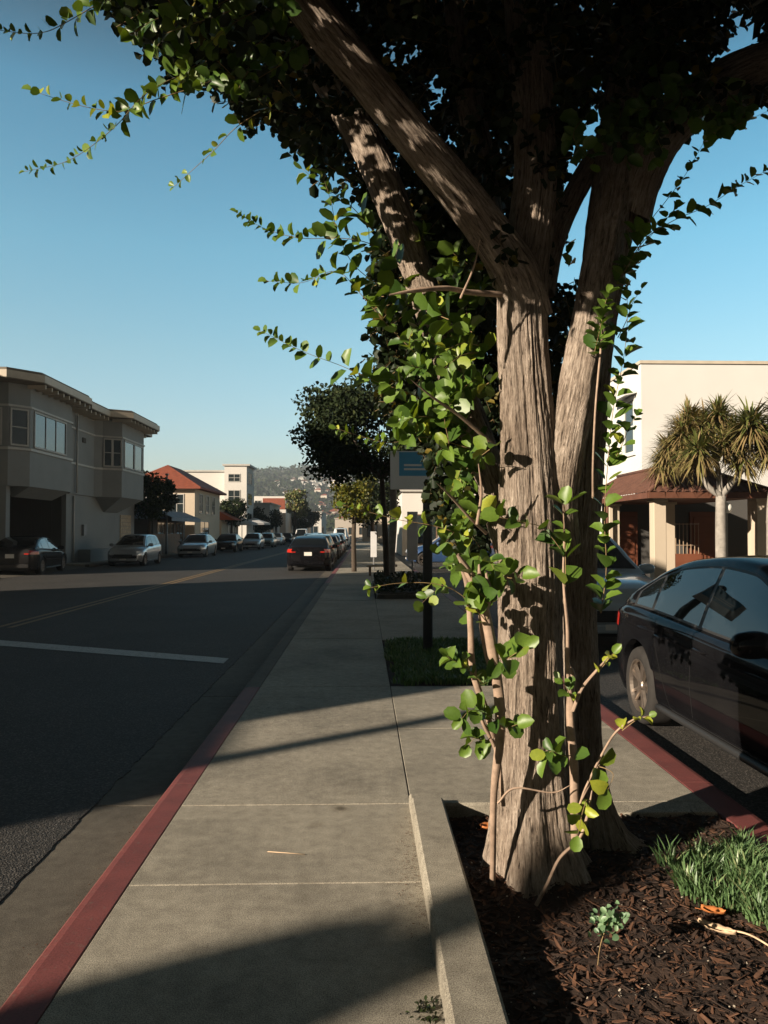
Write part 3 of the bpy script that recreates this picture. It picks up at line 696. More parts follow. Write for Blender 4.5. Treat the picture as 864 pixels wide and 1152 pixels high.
# crown: short leafy twigs spread through the crown's volume
def inpoly(x, y, poly):
    r = np.zeros(len(x), bool); n = len(poly)
    for i in range(n):
        x1, y1 = poly[i]; x2, y2 = poly[(i+1) % n]
        c = ((y1 > y) != (y2 > y)) & (x < (x2-x1)*(y-y1)/((y2-y1) or 1e-9)+x1); r ^= c
    return r
CROWN = [(105,-60),(100,-5),(130,22),(155,20),(165,50),(190,70),(195,85),(225,98),(262,105),(262,125),(290,145),(320,152),(345,170),(372,200),(402,225),(432,262),(450,310),(480,400),(560,400),(575,300),
         (612,300),(622,250),(630,195),(645,150),(668,125),(700,118),(718,150),(740,180),(765,150),(800,132),(864,112),(905,105),(905,-60)]
LITSPOTS = [(P(x, y, Y), r, k) for x, y, Y, r, k in ((475,325,3.82,.20,.85),(455,270,3.86,.22,.85),(436,215,3.9,.20,.8),(410,160,3.95,.16,.7),(515,215,3.2,.14,.6),(462,150,3.08,.14,.6),(555,270,3.3,.10,.5),(410,85,2.98,.13,.6),(590,185,3.45,.10,.8),(700,150,3.7,.08,.8))]
def sunlit(p):
    keep = np.ones(len(p), bool); d = -np.array(ldir.normalized())
    for q, r, k in LITSPOTS:
        v = p-np.array(q); t = v@d; dist = np.linalg.norm(v-t[:, None]*d, axis=1); keep &= ~((t > .1) & (dist < r) & (nr.random(len(p)) < k))
    return p[keep]
def crown_points(n):
    out = []
    while sum(len(o) for o in out) < n:
        q = nr.uniform(-1, 1, (n*4, 3)); rr2 = (q**2).sum(1); q = q[(rr2 < 1) & (rr2 > .02)]
        p = q*np.array([2.9, 2.5, 1.95])+np.array([.85, 3.6, 4.55])
        p = p[(p[:, 2] > 2.35) & (p[:, 1] > 1.3)]
        X, Y, Z = proj(p)
        inframe = (X > -40) & (X < 905) & (Y > -40) & (Y < 1190)
        ok = ~inframe | (inpoly(X, Y, CROWN) & ((p[:, 1] > 3.15) | ((X < 300) & (p[:, 1] > 2.3))) & ~((X > 370) & (X < 520) & (Y > 120) & (p[:, 1] < 4.2)))
        n3 = np.array([noise.noise(Vector(tuple(v))*1.9) for v in p[ok]])
        p = p[ok]; p = p[(n3 > -.22)]; p = sunlit(p)
        X, Y, Z = proj(p); keep = np.ones(len(p), bool)
        for hx_, hy_, hr_ in ((450,62,15),(512,34,10),(494,104,9),(478,128,7),(545,145,7),(840,50,17),(812,62,12),(765,92,11),(742,108,9),(828,16,8),(672,98,8),(600,12,6),(700,60,6),(568,62,6),(400,70,8),(520,75,7)):
            keep &= ((X-hx_)**2+(Y-hy_)**2 > (hr_+6)**2)
        p = p[keep]
        out.append(p)
    return np.vstack(out)[:n]
def add_crown(n, per, size):
    c = np.vstack([crown_points(n), BACK, shade_shell_points(4500)]); n = len(c); cen = np.array([.9, 3.6, 3.6])
    pos = []; dr = []; nm = []; sz = []; tn = []
    for i in range(n):
        t = rand_unit(1)[0]*.8+(c[i]-cen)/np.linalg.norm(c[i]-cen)*.9; t /= np.linalg.norm(t)
        k = per+nr.integers(-2, 3); u = np.cross(t, [.3, .5, .8]); u /= np.linalg.norm(u); v = np.cross(t, u); L = size*k*.33
        for j in range(k):
            a = j*2.4+nr.uniform(-.4, .4); o = u*math.cos(a)+v*math.sin(a)
            pos.append(c[i]+t*(j/k-.5)*L); dr.append(o+t*nr.uniform(.3, .9)); nm.append(t*.6+np.array([0,0,.7])+nr.normal(size=3)*.35); sz.append(size*nr.uniform(.7, 1.15)); tn.append(nr.uniform(0, .75) if nr.random() < .93 else nr.uniform(.8, 1))
        tc.tube([c[i]-t*L*.55, c[i]+t*L*.5], [.0018, .001], 3, cap=False)
    return np.array(pos), np.array(dr), np.array(nm), np.array(sz), np.array(tn)
def back_points(n):
    out = []
    for poly, k in (([(436,250),(565,230),(572,600),(515,640),(500,590),(484,560),(484,500),(440,480),(425,400),(418,300)], .8), ([(612,330),(645,330),(652,420),(640,520),(628,565),(612,560)], .12)):
        got = []
        while sum(map(len, got)) < n*k:
            x = nr.uniform(410, 680, n); y = nr.uniform(220, 650, n); ok = inpoly(x, y, poly); got.append(np.stack([x[ok], y[ok]], 1))
        q = np.vstack(got)[:int(n*k)]; out += [tuple(P(a, b, nr.uniform(4.15, 5.0))) for a, b in q]
    return np.array(out)
BACK = back_points(1100)
def shade_shell_points(n):  # unseen leaf clumps above the frame, added to shade the upper trunks
    out = []
    while sum(map(len, out)) < n:
        p = np.stack([nr.uniform(-1.7, .9, n*3), nr.uniform(1.4, 2.95, n*3), nr.uniform(2.9, 5.2, n*3)], 1)
        X, Y, Z = proj(p); ok = (Y < -25) & (((p[:,0]-.3)/2.3)**2+((p[:,1]-3.2)/2.1)**2+((p[:,2]-4.2)/1.5)**2 < 1)
        out.append(p[ok])
    return sunlit(np.vstack(out)[:n])
tc = MB()
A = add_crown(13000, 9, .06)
o = leaves_mesh('crown', *A, M['leafshade'], None, simple=True, fold=.2); tpar(o); o['label'] = 'dense shaded crown of small round leaves'
o = tc.build('crown_twigs', M['twig']); tpar(o); o['kind'] = 'stuff'

# ------------------------------------------------------------------ small things in and beside the bed
def grass_patch(name, label, spots, hmin, hmax, per, mat, lean=.5, bw=.004, cat='grass'):
    pos = []; 
    mb = MB(); tone = []
    for (x, y, r) in spots:
        for _ in range(per):
            a = rnd.uniform(0, 2*PI); q = r*math.sqrt(rnd.random()); bx_, by_ = x+q*math.cos(a), y+q*math.sin(a)
            h = rnd.uniform(hmin, hmax); a2 = rnd.gauss(a, .9); ln = rnd.uniform(.1, lean)*h*(.4+q/r)
            z = soilz(bx_, by_) if .4 < bx_ < 1.9 and by_ < 4.1 else -.01
            wv = Vector((-math.sin(a2+rnd.uniform(-.8,.8)), math.cos(a2), 0))*bw*rnd.uniform(.6,1.3); d = Vector((math.cos(a2), math.sin(a2), 0))
            b = Vector((bx_, by_, z)); vs = []
            for k, (f, wf) in enumerate(((0,.7),(.35,1),(.7,.75),(1,.1))):
                c = b+Vector((0,0,h*(f-.12*f*f)))+d*ln*f*f; vs += [c-wv*wf, c+wv*wf]
            mb.add(vs, [(0,1,3,2),(2,3,5,4),(4,5,7,6)]); t = rnd.gauss(.45,.25); tone += [min(.99,max(0,t))]*8
    o = mb.build(name, mat, smooth=True); at = o.data.attributes.new('tone', 'FLOAT', 'POINT'); at.data.foreach_set('value', tone)
    return tag(o, label, cat, kind='stuff')
spots = [(rnd.uniform(1.36,1.9), rnd.uniform(2.95,3.6), .06) for _ in range(40)]
spots = [s for s in spots if s[0] > 1.30+.25*abs(s[1]-3.3)]
grass_patch('grass', 'tufts of fresh green grass in the tree bed beside the right kerb', spots, .05, .125, 48, M['lawn'], .9, .0046)

fl = MB(); fl.grid(lambda u, v: (.27+u*1.27, 7.52+v*3.15, -.02+.03*noise.noise(Vector((u*6, v*9, 3)))), 40, 60); tag(fl.build('soil', M['soil'], smooth=True), kind='structure')
mb = []
spots = [(rnd.uniform(.33,1.5), rnd.uniform(7.6,10.6), .09) for _ in range(420)]
grass_patch('grass', 'dark rectangular grass bed round the sign post', spots, .05, .10, 26, M['grass'], .6, .007)

def curved_leaf(name, label, cat, p, L_, W_, rz, mat, curl=.5, lift=.12):
    curl *= .5
    mb = MB()
    def fn(u, v):
        wv = W_*math.sin(PI*min(1, u*.93+.05))**.7*(v-.5); 
        q = Vector((u*L_, wv, lift*L_*(u-.5)**2*2+curl*abs(v-.5)**1.5*W_*2+.004+.004*noise.noise(Vector((u*7,v*7,1)))))
        return Matrix.Rotation(rz, 3, 'Z') @ q
    mb.grid(fn, 12, 6); mb.tube([Matrix.Rotation(rz,3,'Z') @ Vector((-.25*L_, 0, .01)), Matrix.Rotation(rz,3,'Z') @ Vector((0,0,lift*L_*.5+.004)), Matrix.Rotation(rz,3,'Z') @ Vector((.5*L_,0,.006))], [.0012,.0012,.0006], 5)
    o = mb.build(name, mat, smooth=True); o.location = p; sol = o.modifiers.new('s','SOLIDIFY'); sol.thickness = .0008
    return tag(o, label, cat)
def gp(x, y, z=0):
    d = RM @ Vector(((x-432)/F, (576-y)/F, -1.0)); t = (z-1.5)/d.z; return Vector((0,0,1.5))+d*t
p = gp(548, 936, -.0); curved_leaf('fallen_leaf', 'curled orange dry leaf on the soil left of the trunk base', 'leaf', (p.x-.03,p.y,soilz(p.x,p.y)+.02), .085, .07, .4, M['deadleaf'], .9)
p = gp(797, 1022, 0); curved_leaf('fallen_leaf', 'curled orange dry leaf on the mulch below the green grass', 'leaf', (p.x-.03,p.y,soilz(p.x,p.y)+.012), .09, .055, -.5, M['deadleaf'], .8)
p = gp(785, 1038, 0); curved_leaf('fallen_leaf', 'long pale dry leaf with a stalk lying on the mulch at the right', 'leaf', (p.x,p.y,soilz(p.x,p.y)+.012), .14, .05, -.75, M['paleleaf'], .9)
mb = MB(); q0 = gp(812,1045); q1 = gp(880,1072); mb.tube(catmull([(q0.x,q0.y,soilz(q0.x,q0.y)+.02),(q0.x*.5+q1.x*.5,q0.y*.5+q1.y*.5+.01,soilz(q0.x,q0.y)+.035),(q1.x,q1.y,soilz(q1.x,q1.y)+.02)],6), .0035, 7)
tag(mb.build('fallen_twig', M['paleleaf'], smooth=True), 'pale bare twig lying on the mulch at the right edge', 'twig')
q0 = gp(301,959); q1 = gp(343,962); mb = MB(); mb.tube([(q0.x,q0.y,.004),((q0.x+q1.x)/2,(q0.y+q1.y)/2-.004,.006),(q1.x,q1.y,.004)], .0018, 6)
tag(mb.build('fallen_twig', M['paleleaf'], smooth=True), 'thin straw twig lying alone on the open pavement slab', 'twig')
# seedling
sd = gp(672, 1088); root = empty('seedling', (sd.x, sd.y, soilz(sd.x, sd.y))); tag(root, 'small blue-green seedling growing from the mulch in front of the trunk', 'plant')
top = P(684, 1038, sd.y-.02)-Vector((sd.x, sd.y, soilz(sd.x, sd.y)))
mb = MB(); mb.tube(catmull([(0,0,0),(top.x*.3,top.y*.3,top.z*.5),tuple(top)],5), .0018, 6); mb.build('stem', M['twig'], root, True)
n = 60; pos = np.tile(np.array(top), (n,1))+nr.normal(size=(n,3))*np.array([.028,.02,.022]); dd = rand_unit(n)+np.array([0,0,.5])
M['seedleaf'] = leafmat('seedling_leaf', (.10,.18,.10), (.17,.27,.14), (.3,.4,.15), trans=.2)
leaves_mesh('leaves', pos, dd, rand_unit(n)*.5+np.array([-.3,-.5,.8]), nr.uniform(.018,.028,n), nr.uniform(0,.8,n), M['seedleaf'], root)
# weed at the kerb foot and dirt
wd = gp(478, 1138); root = empty('weed', (wd.x, wd.y, 0)); tag(root, 'small green weed in the joint at the foot of the planter kerb', 'weed')
n = 46; aa = nr.uniform(0, 2*PI, n); dd = np.stack([np.cos(aa), np.sin(aa), nr.uniform(.1,.7,n)], 1)
leaves_mesh('leaves', np.stack([nr.normal(0,.022,n), nr.normal(0,.03,n), nr.uniform(.002,.012,n)],1), dd, rand_unit(n)*.4+np.array([0,0,1]), nr.uniform(.012,.024,n), nr.uniform(0,.9,n), M['hedge'], root, width=.6)
dm = MB()
for i in range(1100):
    t = rnd.random(); yy = 2.2+1.9*rnd.random(); dens = math.exp(-((yy-3.35)/.42)**2)+.12
    if rnd.random() > dens: continue
    xx = .247-abs(rnd.gauss(0, .035))*(1+1.0*math.exp(-((yy-3.35)/.3)**2)); chip(dm, xx, yy, .003, rnd.uniform(.001,.0035), rnd.uniform(.7,1.6))
for i in range(900):      # grit in the gutter
    yy = rnd.uniform(2.3, 9); xx = -1.20-abs(rnd.gauss(0,.04)); chip(dm, xx, yy, K+.002, rnd.uniform(.0015,.004), rnd.uniform(.8,2))
tag(dm.build('grit', M['chip']), 'dirt and crumbs gathered along the planter kerb and gutter', 'grit', kind='stuff')

# ------------------------------------------------------------------ cars
def cr(xs, zs, x):
    """smooth interpolation"""
    i = int(np.clip(np.searchsorted(xs, x)-1, 0, len(xs)-2)); h = xs[i+1]-xs[i]; t = min(1, max(0, (x-xs[i])/h))
    def sl(k):
        if k == 0 or k == len(xs)-1: k2 = min(max(k, 0), len(xs)-1); a = max(0, k2-1); b = min(len(xs)-1, k2+1); return (zs[b]-zs[a])/(xs[b]-xs[a])
        d0 = (zs[k]-zs[k-1])/(xs[k]-xs[k-1]); d1 = (zs[k+1]-zs[k])/(xs[k+1]-xs[k]); return 0 if d0*d1 <= 0 else 2*d0*d1/(d0+d1)
    m0, m1 = sl(i)*h, sl(i+1)*h
    return (2*t**3-3*t*t+1)*zs[i]+(t**3-2*t*t+t)*m0+(-2*t**3+3*t*t)*zs[i+1]+(t**3-t*t)*m1
KINDS = {
 'sedan': dict(L=4.66, W=1.82, wb=2.76, wr=.325, top=[(-2.33,.80),(-2.27,.95),(-2.1,1.04),(-1.7,1.06),(-1.2,.98),(.8,.93),(1.05,.93),(1.6,.87),(2.1,.74),(2.33,.58)],
      roof=[(-2.0,1.02),(-1.75,1.13),(-1.3,1.33),(-.85,1.425),(-.35,1.455),(.1,1.43),(.45,1.31),(.85,1.07),(1.08,.90)], belt=[(-2.33,.92),(-1.6,.96),(0,.90),(1,.86),(2.33,.62)], dlo=(-1.62,.86), pill=[-1.22,-.33], rg=(-1.83,-1.0), ws=(.2,1.0)),
 'hatch': dict(L=4.0, W=1.72, wb=2.5, wr=.30, top=[(-2.0,.75),(-1.95,.95),(-1.7,1.0),(-1.2,1.0),(.8,.95),(1.05,.93),(1.5,.85),(1.85,.72),(2.0,.55)],
      roof=[(-1.97,.98),(-1.85,1.2),(-1.65,1.40),(-1.2,1.47),(-.4,1.50),(.1,1.46),(.5,1.30),(.85,1.08),(1.1,.90)], belt=[(-2.0,.95),(-1.6,.97),(0,.92),(1,.87),(2.0,.6)], dlo=(-1.5,.85), pill=[-.95,-.2], rg=(-1.94,-1.66), ws=(.2,1.0)),
 'suv': dict(L=4.5, W=1.82, wb=2.65, wr=.35, top=[(-2.25,.75),(-2.2,1.0),(-2.0,1.08),(-1.2,1.08),(.8,1.05),(1.05,1.04),(1.6,.99),(2.1,.86),(2.25,.66)],
      roof=[(-2.22,1.05),(-2.12,1.3),(-1.98,1.55),(-1.5,1.63),(-.4,1.65),(.1,1.62),(.5,1.45),(.85,1.2),(1.1,1.02)], belt=[(-2.25,1.0),(-1.6,1.03),(0,1.0),(1,.97),(2.25,.72)], dlo=(-1.85,.85), pill=[-1.1,-.25], rg=(-2.19,-2.0), ws=(.2,1.0)),
 'van': dict(L=4.9, W=1.9, wb=3.0, wr=.34, top=[(-2.45,.7),(-2.42,1.0),(-2.2,1.05),(-1.2,1.05),(1.1,1.02),(1.5,.98),(2.1,.84),(2.45,.6)],
      roof=[(-2.43,1.05),(-2.38,1.6),(-2.25,1.9),(-1.5,1.98),(0,1.98),(.6,1.9),(1.1,1.6),(1.45,1.25),(1.7,.98)], belt=[(-2.45,1.0),(0,1.0),(1.2,.98),(2.45,.68)], dlo=(-2.0,1.3), pill=[-1.0,.1], rg=(-2.41,-2.28), ws=(.7,1.6)),
}
def make_car(kind, paint, name, label, cat, detail=1, group=None):
    k = KINDS[kind]; L_, W_, wb, wr = k['L'], k['W'], k['wb'], k['wr']
    tx, tz = zip(*k['top']); rx, rz_ = zip(*k['roof']); bx_, bz = zip(*k['belt'])
    top = lambda y: cr(tx, tz, y); roof = lambda y: cr(rx, rz_, y); belt = lambda y: min(cr(bx_, bz, y), top(y)-.012)
    he = L_/2; Ra = wr+.055; axles = (-wb/2-.02, wb/2+.03)
    def hw(y):
        a = max(0, (abs(y)-he+.75)/.75); return W_/2*(1-.26*a**3.2)
    def zlow(y):
        z = .20+.16*max(0, (abs(y)-he+.35)/.35)**2
        for a in axles:
            if abs(y-a) < Ra: z = max(z, wr+math.sqrt(Ra**2-(y-a)**2))
        return z
    root = empty(name); tag(root, label, cat, group)
    n = 60 if detail else 34
    ys = set(np.linspace(-he, he, n))
    for a in axles:
        for q in np.linspace(-1, 1, 23 if detail else 11): ys.add(a+Ra*q)
        ys.add(a-Ra-.002); ys.add(a+Ra+.002)
    for q in (.01,.03,.06,.1,.15): ys.add(-he+q); ys.add(he-q)
    ys = sorted(ys)
    def ring(y):
        w_ = hw(y); zl = zlow(y); b = belt(y); t = top(y)
        pr = [(.93*w_, zl), (.975*w_, max(.30, zl+.004)), (w_, max(.52, zl+.008)), (.992*w_, max(b-.17, zl+.012)), (.978*w_, max(b-.06, zl+.03)), (.955*w_, max(b-.015, zl+.05)), (.915*w_, max(b+.004, zl+.052)), (.80*w_, t-.016), (.5*w_, t-.002), (0, t+.004)]
        # crease at handle height + smooth
        return pr
    body = MB(); vs = []; rings = []
    for y in ys:
        pr = ring(y); full = [(p[0], y, p[1]) for p in pr]+[(-p[0], y, p[1]) for p in pr[::-1][1:]]; rings.append(len(full)); vs += full
    m = rings[0]
    fs = [(i*m+j, (i+1)*m+j, (i+1)*m+j+1, i*m+j+1) for i in range(len(ys)-1) for j in range(m-1)]
    fs += [tuple(range(m)), tuple(range((len(ys)-1)*m, len(ys)*m))[::-1]]
    body.add(vs, fs)
    # cabin
    cy = np.linspace(rx[0], rx[-1], 46 if detail else 24)
    def cab(y):
        zb = belt(y)+.004; zr = max(roof(y), zb+.01); h = zr-zb; hb = hw(y)*.915; kk = min(1, h/.3); hr = hb-.44*min(h, .62)*.86
        return zb, zr, hb, hr, kk
    vs = []
    for y in cy:
        zb, zr, hb, hr, kk = cab(y)
        pr = [(hb, zb-.06), (hb, zb), (hb+(hr-hb)*.5+.012*kk, zb+(zr-.065*kk-zb)*.5), (hr, zr-.065*kk), (hr-.022*kk, zr-.035*kk), (hr-.07*kk, zr-.014*kk), (hr*.55, zr), (0, zr+.008)]
        vs += [(p[0], y, p[1]) for p in pr]+[(-p[0], y, p[1]) for p in pr[::-1][1:]]
    m = 15; nb = len(cy)
    body.add(vs, [(i*m+j, (i+1)*m+j, (i+1)*m+j+1, i*m+j+1) for i in range(nb-1) for j in range(m-1)])
    bo = body.build('body', M[paint], root, True)
    mod = bo.modifiers.new('e', 'EDGE_SPLIT'); mod.split_angle = R(48)
    ub = MB(); ub.box(-W_/2+.27, -he+.2, .17, W_/2-.27, he-.2, .70); ub.box(-W_/2+.12, axles[0]+Ra+.03, .19, W_/2-.12, axles[1]-Ra-.03, .6)
    ub.build('underbody', M['plastic'], root)
    def cabx(y, z, off):
        zb, zr, hb, hr, kk = cab(y); t = (z-zb)/max(.01, zr-.065*kk-zb); t = min(1, max(0, t)); return hb+(hr-hb)*t+.012*kk*(1-abs(2*t-1))+off
    def side_glass(y0, y1, sg, off=.006):
        def fn(u, v):
            y = y0+(y1-y0)*u; zb = belt(y)+.035; zt = max(zb+.004, roof(y)-.095)
            z = zb+(zt-zb)*v; return (sg*cabx(y, z, off), y, z)
        return fn
    lim = [k['dlo'][0]]+k['pill']+[k['dlo'][1]]
    for sg in (1, -1):
        fr = MB()
        def fn(u, v):
            y = lim[0]-.03+(lim[-1]-lim[0]+.06)*u; zb = belt(y)+.018; zt = max(zb+.004, roof(y)-.078); z = zb+(zt-zb)*v; return (sg*cabx(y, z, .003), y, z)
        fr.grid(fn, 30, 4); fr.build('window_surround', M['plastic'], root, True)
        for a, b in zip(lim[:-1], lim[1:]):
            gl = MB(); gl.grid(side_glass(a+.025, b-.025, sg), 16, 5); gl.build('side_window', M['carglass'], root, True)
    def top_glass(y0, y1, inset=.10, off=.007):
        def fn(u, v):
            y = y0+(y1-y0)*u; zb, zr, hb, hr, kk = cab(y); a = (hr-inset*(.4+.6*kk)-.02)*(2*v-1); xn = abs(a)
            z = zr+.008*(1-xn/(hr*.55)) if xn < hr*.55 else zr-.014*kk*(xn-hr*.55)/max(.01, hr*.45-.07*kk)
            return (a, y, z+off)
        return fn
    gl = MB(); gl.grid(top_glass(*k['ws']), 14, 12); gl.build('windscreen', M['carglass'], root, True)
    gl = MB(); gl.grid(top_glass(*k['rg']), 12, 12); gl.build('rear_window', M['carglass'], root, True)
    # body side lookup
    def sidex(y, z):
        pr = ring(y)[:7]; 
        for (x0, z0), (x1, z1) in zip(pr[:-1], pr[1:]):
            if z0 <= z <= z1: return x0+(x1-x0)*(z-z0)/max(1e-6, z1-z0)
        return pr[-1][0]
    if detail:
        def strip(mb, pts, sg, wd=.003, off=.0012):
            for (y0, z0), (y1, z1) in zip(pts[:-1], pts[1:]):
                d = Vector((y1-y0, z1-z0)).normalized(); n_ = Vector((-d.y, d.x))*wd
                q = [(y0+n_.x, z0+n_.y), (y1+n_.x, z1+n_.y), (y1-n_.x, z1-n_.y), (y0-n_.x, z0-n_.y)]
                mb.quad(*[(sg*(sidex(a, b)+off), a, b) for a, b in q])
        for sg in (1, -1):
            for (a, b) in ((-1.05, -.33), (-.33, .78)):
                mb = MB()
                lo = .27
                if a < -1: pth = [(a+.02,.93),(a+.03,.80),(a+.10,.66),(a+.20,.5),(a+.26,.36),(a+.32,lo),(b,lo)]; 
                else: pth = [(a,.93),(a,.7),(a,.5),(a,lo),(a+.3,lo),(b-.2,lo),(b,lo),(b,.5),(b,.7),(b,.83)]
                dense = []
                for p0, p1 in zip(pth[:-1], pth[1:]):
                    for q in range(6): dense.append((p0[0]+(p1[0]-p0[0])*q/6, p0[1]+(p1[1]-p0[1])*q/6))
                dense.append(pth[-1]); strip(mb, dense, sg); do = mb.build('door', M['gap'], root)
                hb_ = MB(); yc = a+.16 if a > -1 else a+.17; zc = .80
                xs = sidex(yc, zc)
                pts = [(sg*(xs-.01), yc-.085, zc+.004), (sg*(xs+.022), yc-.065, zc+.008), (sg*(xs+.030), yc, zc+.006), (sg*(xs+.022), yc+.065, zc), (sg*(xs-.01), yc+.085, zc-.002)]
                hb_.tube(catmull(pts, 5), .010, 10); hb_.build('handle', M[paint], do, True)
        # side crease highlight, sill
        for sg in (1, -1):
            mb = MB(); pts = [(sg*(sidex(y, .27)+.004), y, .235) for y in np.linspace(axles[0]+Ra+.03, axles[1]-Ra-.03, 16)]
            mb.tube(pts, .028, 8); mb.build('sill', M['plastic'], root, True)
    # mirrors
    my = k['dlo'][1]-.16; mz = belt(my)+.085
    for sg in (1, -1):
        mb = MB(); prof = []
        vs = []; nu, nv = 12, 16
        cx_ = sg*(hw(my)*.93+.13)
        for i in range(nu+1):
            th = PI*i/nu
            for j in range(nv):
                ph = 2*PI*j/nv; x_ = math.cos(th)*.125; r_ = math.sin(th)**.6
                yy = math.cos(ph)*r_*.075; yy = max(yy, -.030)
                zz = math.sin(ph)*r_*.082
                vs.append((cx_+x_, my+yy, mz+zz+.01))
        mb.add(vs, [(i*nv+j, i*nv+(j+1)%nv, (i+1)*nv+(j+1)%nv, (i+1)*nv+j) for i in range(nu) for j in range(nv)])
        mb.tube([(sg*(hw(my)*.90), my, mz-.06), (sg*(hw(my)*.93+.06), my, mz-.045)], [.03,.022], 8)
        mb.build('mirror', M[paint], root, True)
    # lamps
    for sg in (1, -1):
        for end, nm, mt in ((1, 'headlight', 'lens'), (-1, 'taillight', 'taillens')):
            mb = MB()
            def fn(u, v, end=end, sg=sg):
                # wraps from the end face round the corner
                s = u*.62; zc = (.66 if end > 0 else .86)+(0 if kind in ('sedan','hatch') else .08); hh = .068 if end > 0 else .085
                if kind in ('suv','van') and end < 0: zc = .98; hh = .16
                corner = .20 if end > 0 else .17
                w_e = hw(he)
                if s < corner: y = he; x = w_e-corner+s
                else: y = he-(s-corner); x = None
                yy = end*y; z = zc-hh+2*hh*v*(1-.35*u)
                z = min(z, top(end*max(0, y-.0))+.02) if y >= he-.001 else z
                if x is None: x = sidex(yy, z)
                return (sg*(x+(.006 if y < he-.001 else 0)), yy+end*(.008 if y >= he-.001 else .0), z)
            mb.grid(fn, 22, 5); mb.build(nm, M[mt], root, True)
    mb = MB(); mb.box(-.42, he+.002, .40, .42, he+.014, .56); 
    for i in range(4): mb.box(-.40, he+.014, .415+i*.036, .40, he+.02, .425+i*.036)
    mb.build('grille', M['plastic'], root)
    mb = MB(); mb.bbox(-W_/2*.74, he-.1, .24, W_/2*.74, he+.03, .36, .02); mb.build('bumper', M[paint], root)
    mb = MB(); mb.bbox(-W_/2*.74, -he-.03, .27, W_/2*.74, -he+.1, .42, .02); mb.build('bumper', M[paint], root)
    pz = .72 if kind in ('sedan',) else .80
    mb = MB(); mb.box(-.155, -he-.012, pz-.075, .155, -he-.004, pz+.075); mb.build('licence_plate', M['plate'], root)
    mb = MB(); mb.box(-.155, he+.032, .29, .155, he+.040, .37); mb.build('licence_plate', M['plate'], root)
    # wheels
    tw_ = .11
    tyre = MB(); r = wr
    tyre.lathe([(r*.66, tw_), (r*.70, tw_+.012), (r*.86, tw_+.014), (r*.95, tw_+.002), (r*.99, tw_-.02), (r, tw_-.05), (r, -tw_+.05), (r*.99, -tw_+.02), (r*.86, -tw_-.01), (r*.66, -tw_)], 40 if detail else 20, axis='x', cap=False)
    rim = MB()
    rim.lathe([(r*.665, tw_-.002), (r*.675, tw_+.008), (r*.64, tw_+.006), (r*.61, tw_-.02), (r*.60, -tw_+.02)], 40 if detail else 20, axis='x', cap=False)
    rim.lathe([(.001, tw_-.005), (r*.12, tw_-.006), (r*.155, tw_-.02), (r*.15, tw_-.06)], 16, axis='x', cap=False)
    ns = 5
    for i in range(ns):
        for dlt in (-.15, .15):
            a = 2*PI*i/ns+dlt*.9; a1 = 2*PI*i/ns+dlt*1.25
            c0 = Vector((tw_-.022, math.cos(2*PI*i/ns+dlt*.7)*r*.12, math.sin(2*PI*i/ns+dlt*.7)*r*.12)); c1 = Vector((tw_-.012, math.cos(a1)*r*.635, math.sin(a1)*r*.635))
            t = (c1-c0).normalized(); n_ = Vector((0, -t.z, t.y))*.016; dx = Vector((.018, 0, 0))
            rim.add([c0-n_*1.2-dx, c0+n_*1.2-dx, c1+n_-dx, c1-n_-dx, c0-n_*.8+dx*.4, c0+n_*.8+dx*.4, c1+n_*.7+dx*.3, c1-n_*.7+dx*.3], [(0,3,2,1),(4,5,6,7),(0,1,5,4),(1,2,6,5),(2,3,7,6),(3,0,4,7)])
    disc = MB(); disc.lathe([(.001, .02), (r*.60, .02)], 20, axis='x', cap=False)  # near-black backing disc behind the spokes
    tm = om = dm_ = None
    for a in axles:
        for sg in (1, -1):
            wo_ = empty('wheel', (sg*(W_/2-tw_-.025), a, wr), 0 if sg > 0 else PI, root)
            if tm is None:
                t_ = tyre.build('tyre', M['tyre'], wo_, True); r_ = rim.build('rim', M['rim'], wo_); d_ = disc.build('backing_disc', M['interior'], wo_); tm, om, dm_ = t_.data, r_.data, d_.data
            else:
                for nm, me in (('tyre', tm), ('rim', om), ('backing_disc', dm_)): q = bpy.data.objects.new(nm, me); C.objects.link(q); q.parent = wo_
    return root
def place(o, x, y, rz=0, z=K+.004): o.location = (x, y, z); o.rotation_euler = (0, 0, rz); return o
# facing the camera = rotated by pi
bc = make_car('sedan', 'black', 'parked_car', 'glossy black sedan parked nose towards us beside the tree, nearest of the cars', 'car', 1)
place(bc, 3.22, 5.10, PI)
sc = make_car('suv', 'bluegrey', 'parked_car', 'pale blue-grey car parked behind the black sedan, windscreen towards us', 'car', 1); place(sc, 3.45, 12.6, PI); sc.scale = (1.0, .95, .97)
ls = make_car('sedan', 'darkgrey', 'parked_car', 'dark sedan seen from behind at the left edge in front of the open garage', 'car', 1); place(ls, -13.25, 31.0, R(6))
hb = make_car('hatch', 'silver', 'parked_car', 'silver hatchback parked below the far bay window of the grey building', 'car', 1); place(hb, -11.2, 38.2, PI)
sv = make_car('sedan', 'black', 'parked_car', 'black car seen from behind at the red kerb ahead', 'car', 1); place(sv, -2.25, 33.6, 0)
GL = 'cars parked along the far side of the street'; GR = 'cars parked along the near kerb beyond the black one'
def cp(src, x, y, rz, label, group, paint=None):
    c = copy_tree(src); place(c, x, y, rz); c['label'] = label; c['group'] = group; c.scale = (1, 1, 1)
    return c
s2 = make_car('sedan', 'silver', 'parked_car', 'silver sedan facing us in front of the red-roofed cream house', 'car', 0, GL); place(s2, -10.9, 51.0, PI)
d2 = make_car('sedan', 'darkgrey', 'parked_car', 'dark sedan facing us, first behind the silver sedan', 'car', 0, GL); place(d2, -10.9, 62.5, PI)
s3 = make_car('hatch', 'silver', 'parked_car', 'pale hatchback car facing us, second behind the silver sedan', 'car', 0, GL); place(s3, -10.2, 71.5, PI)
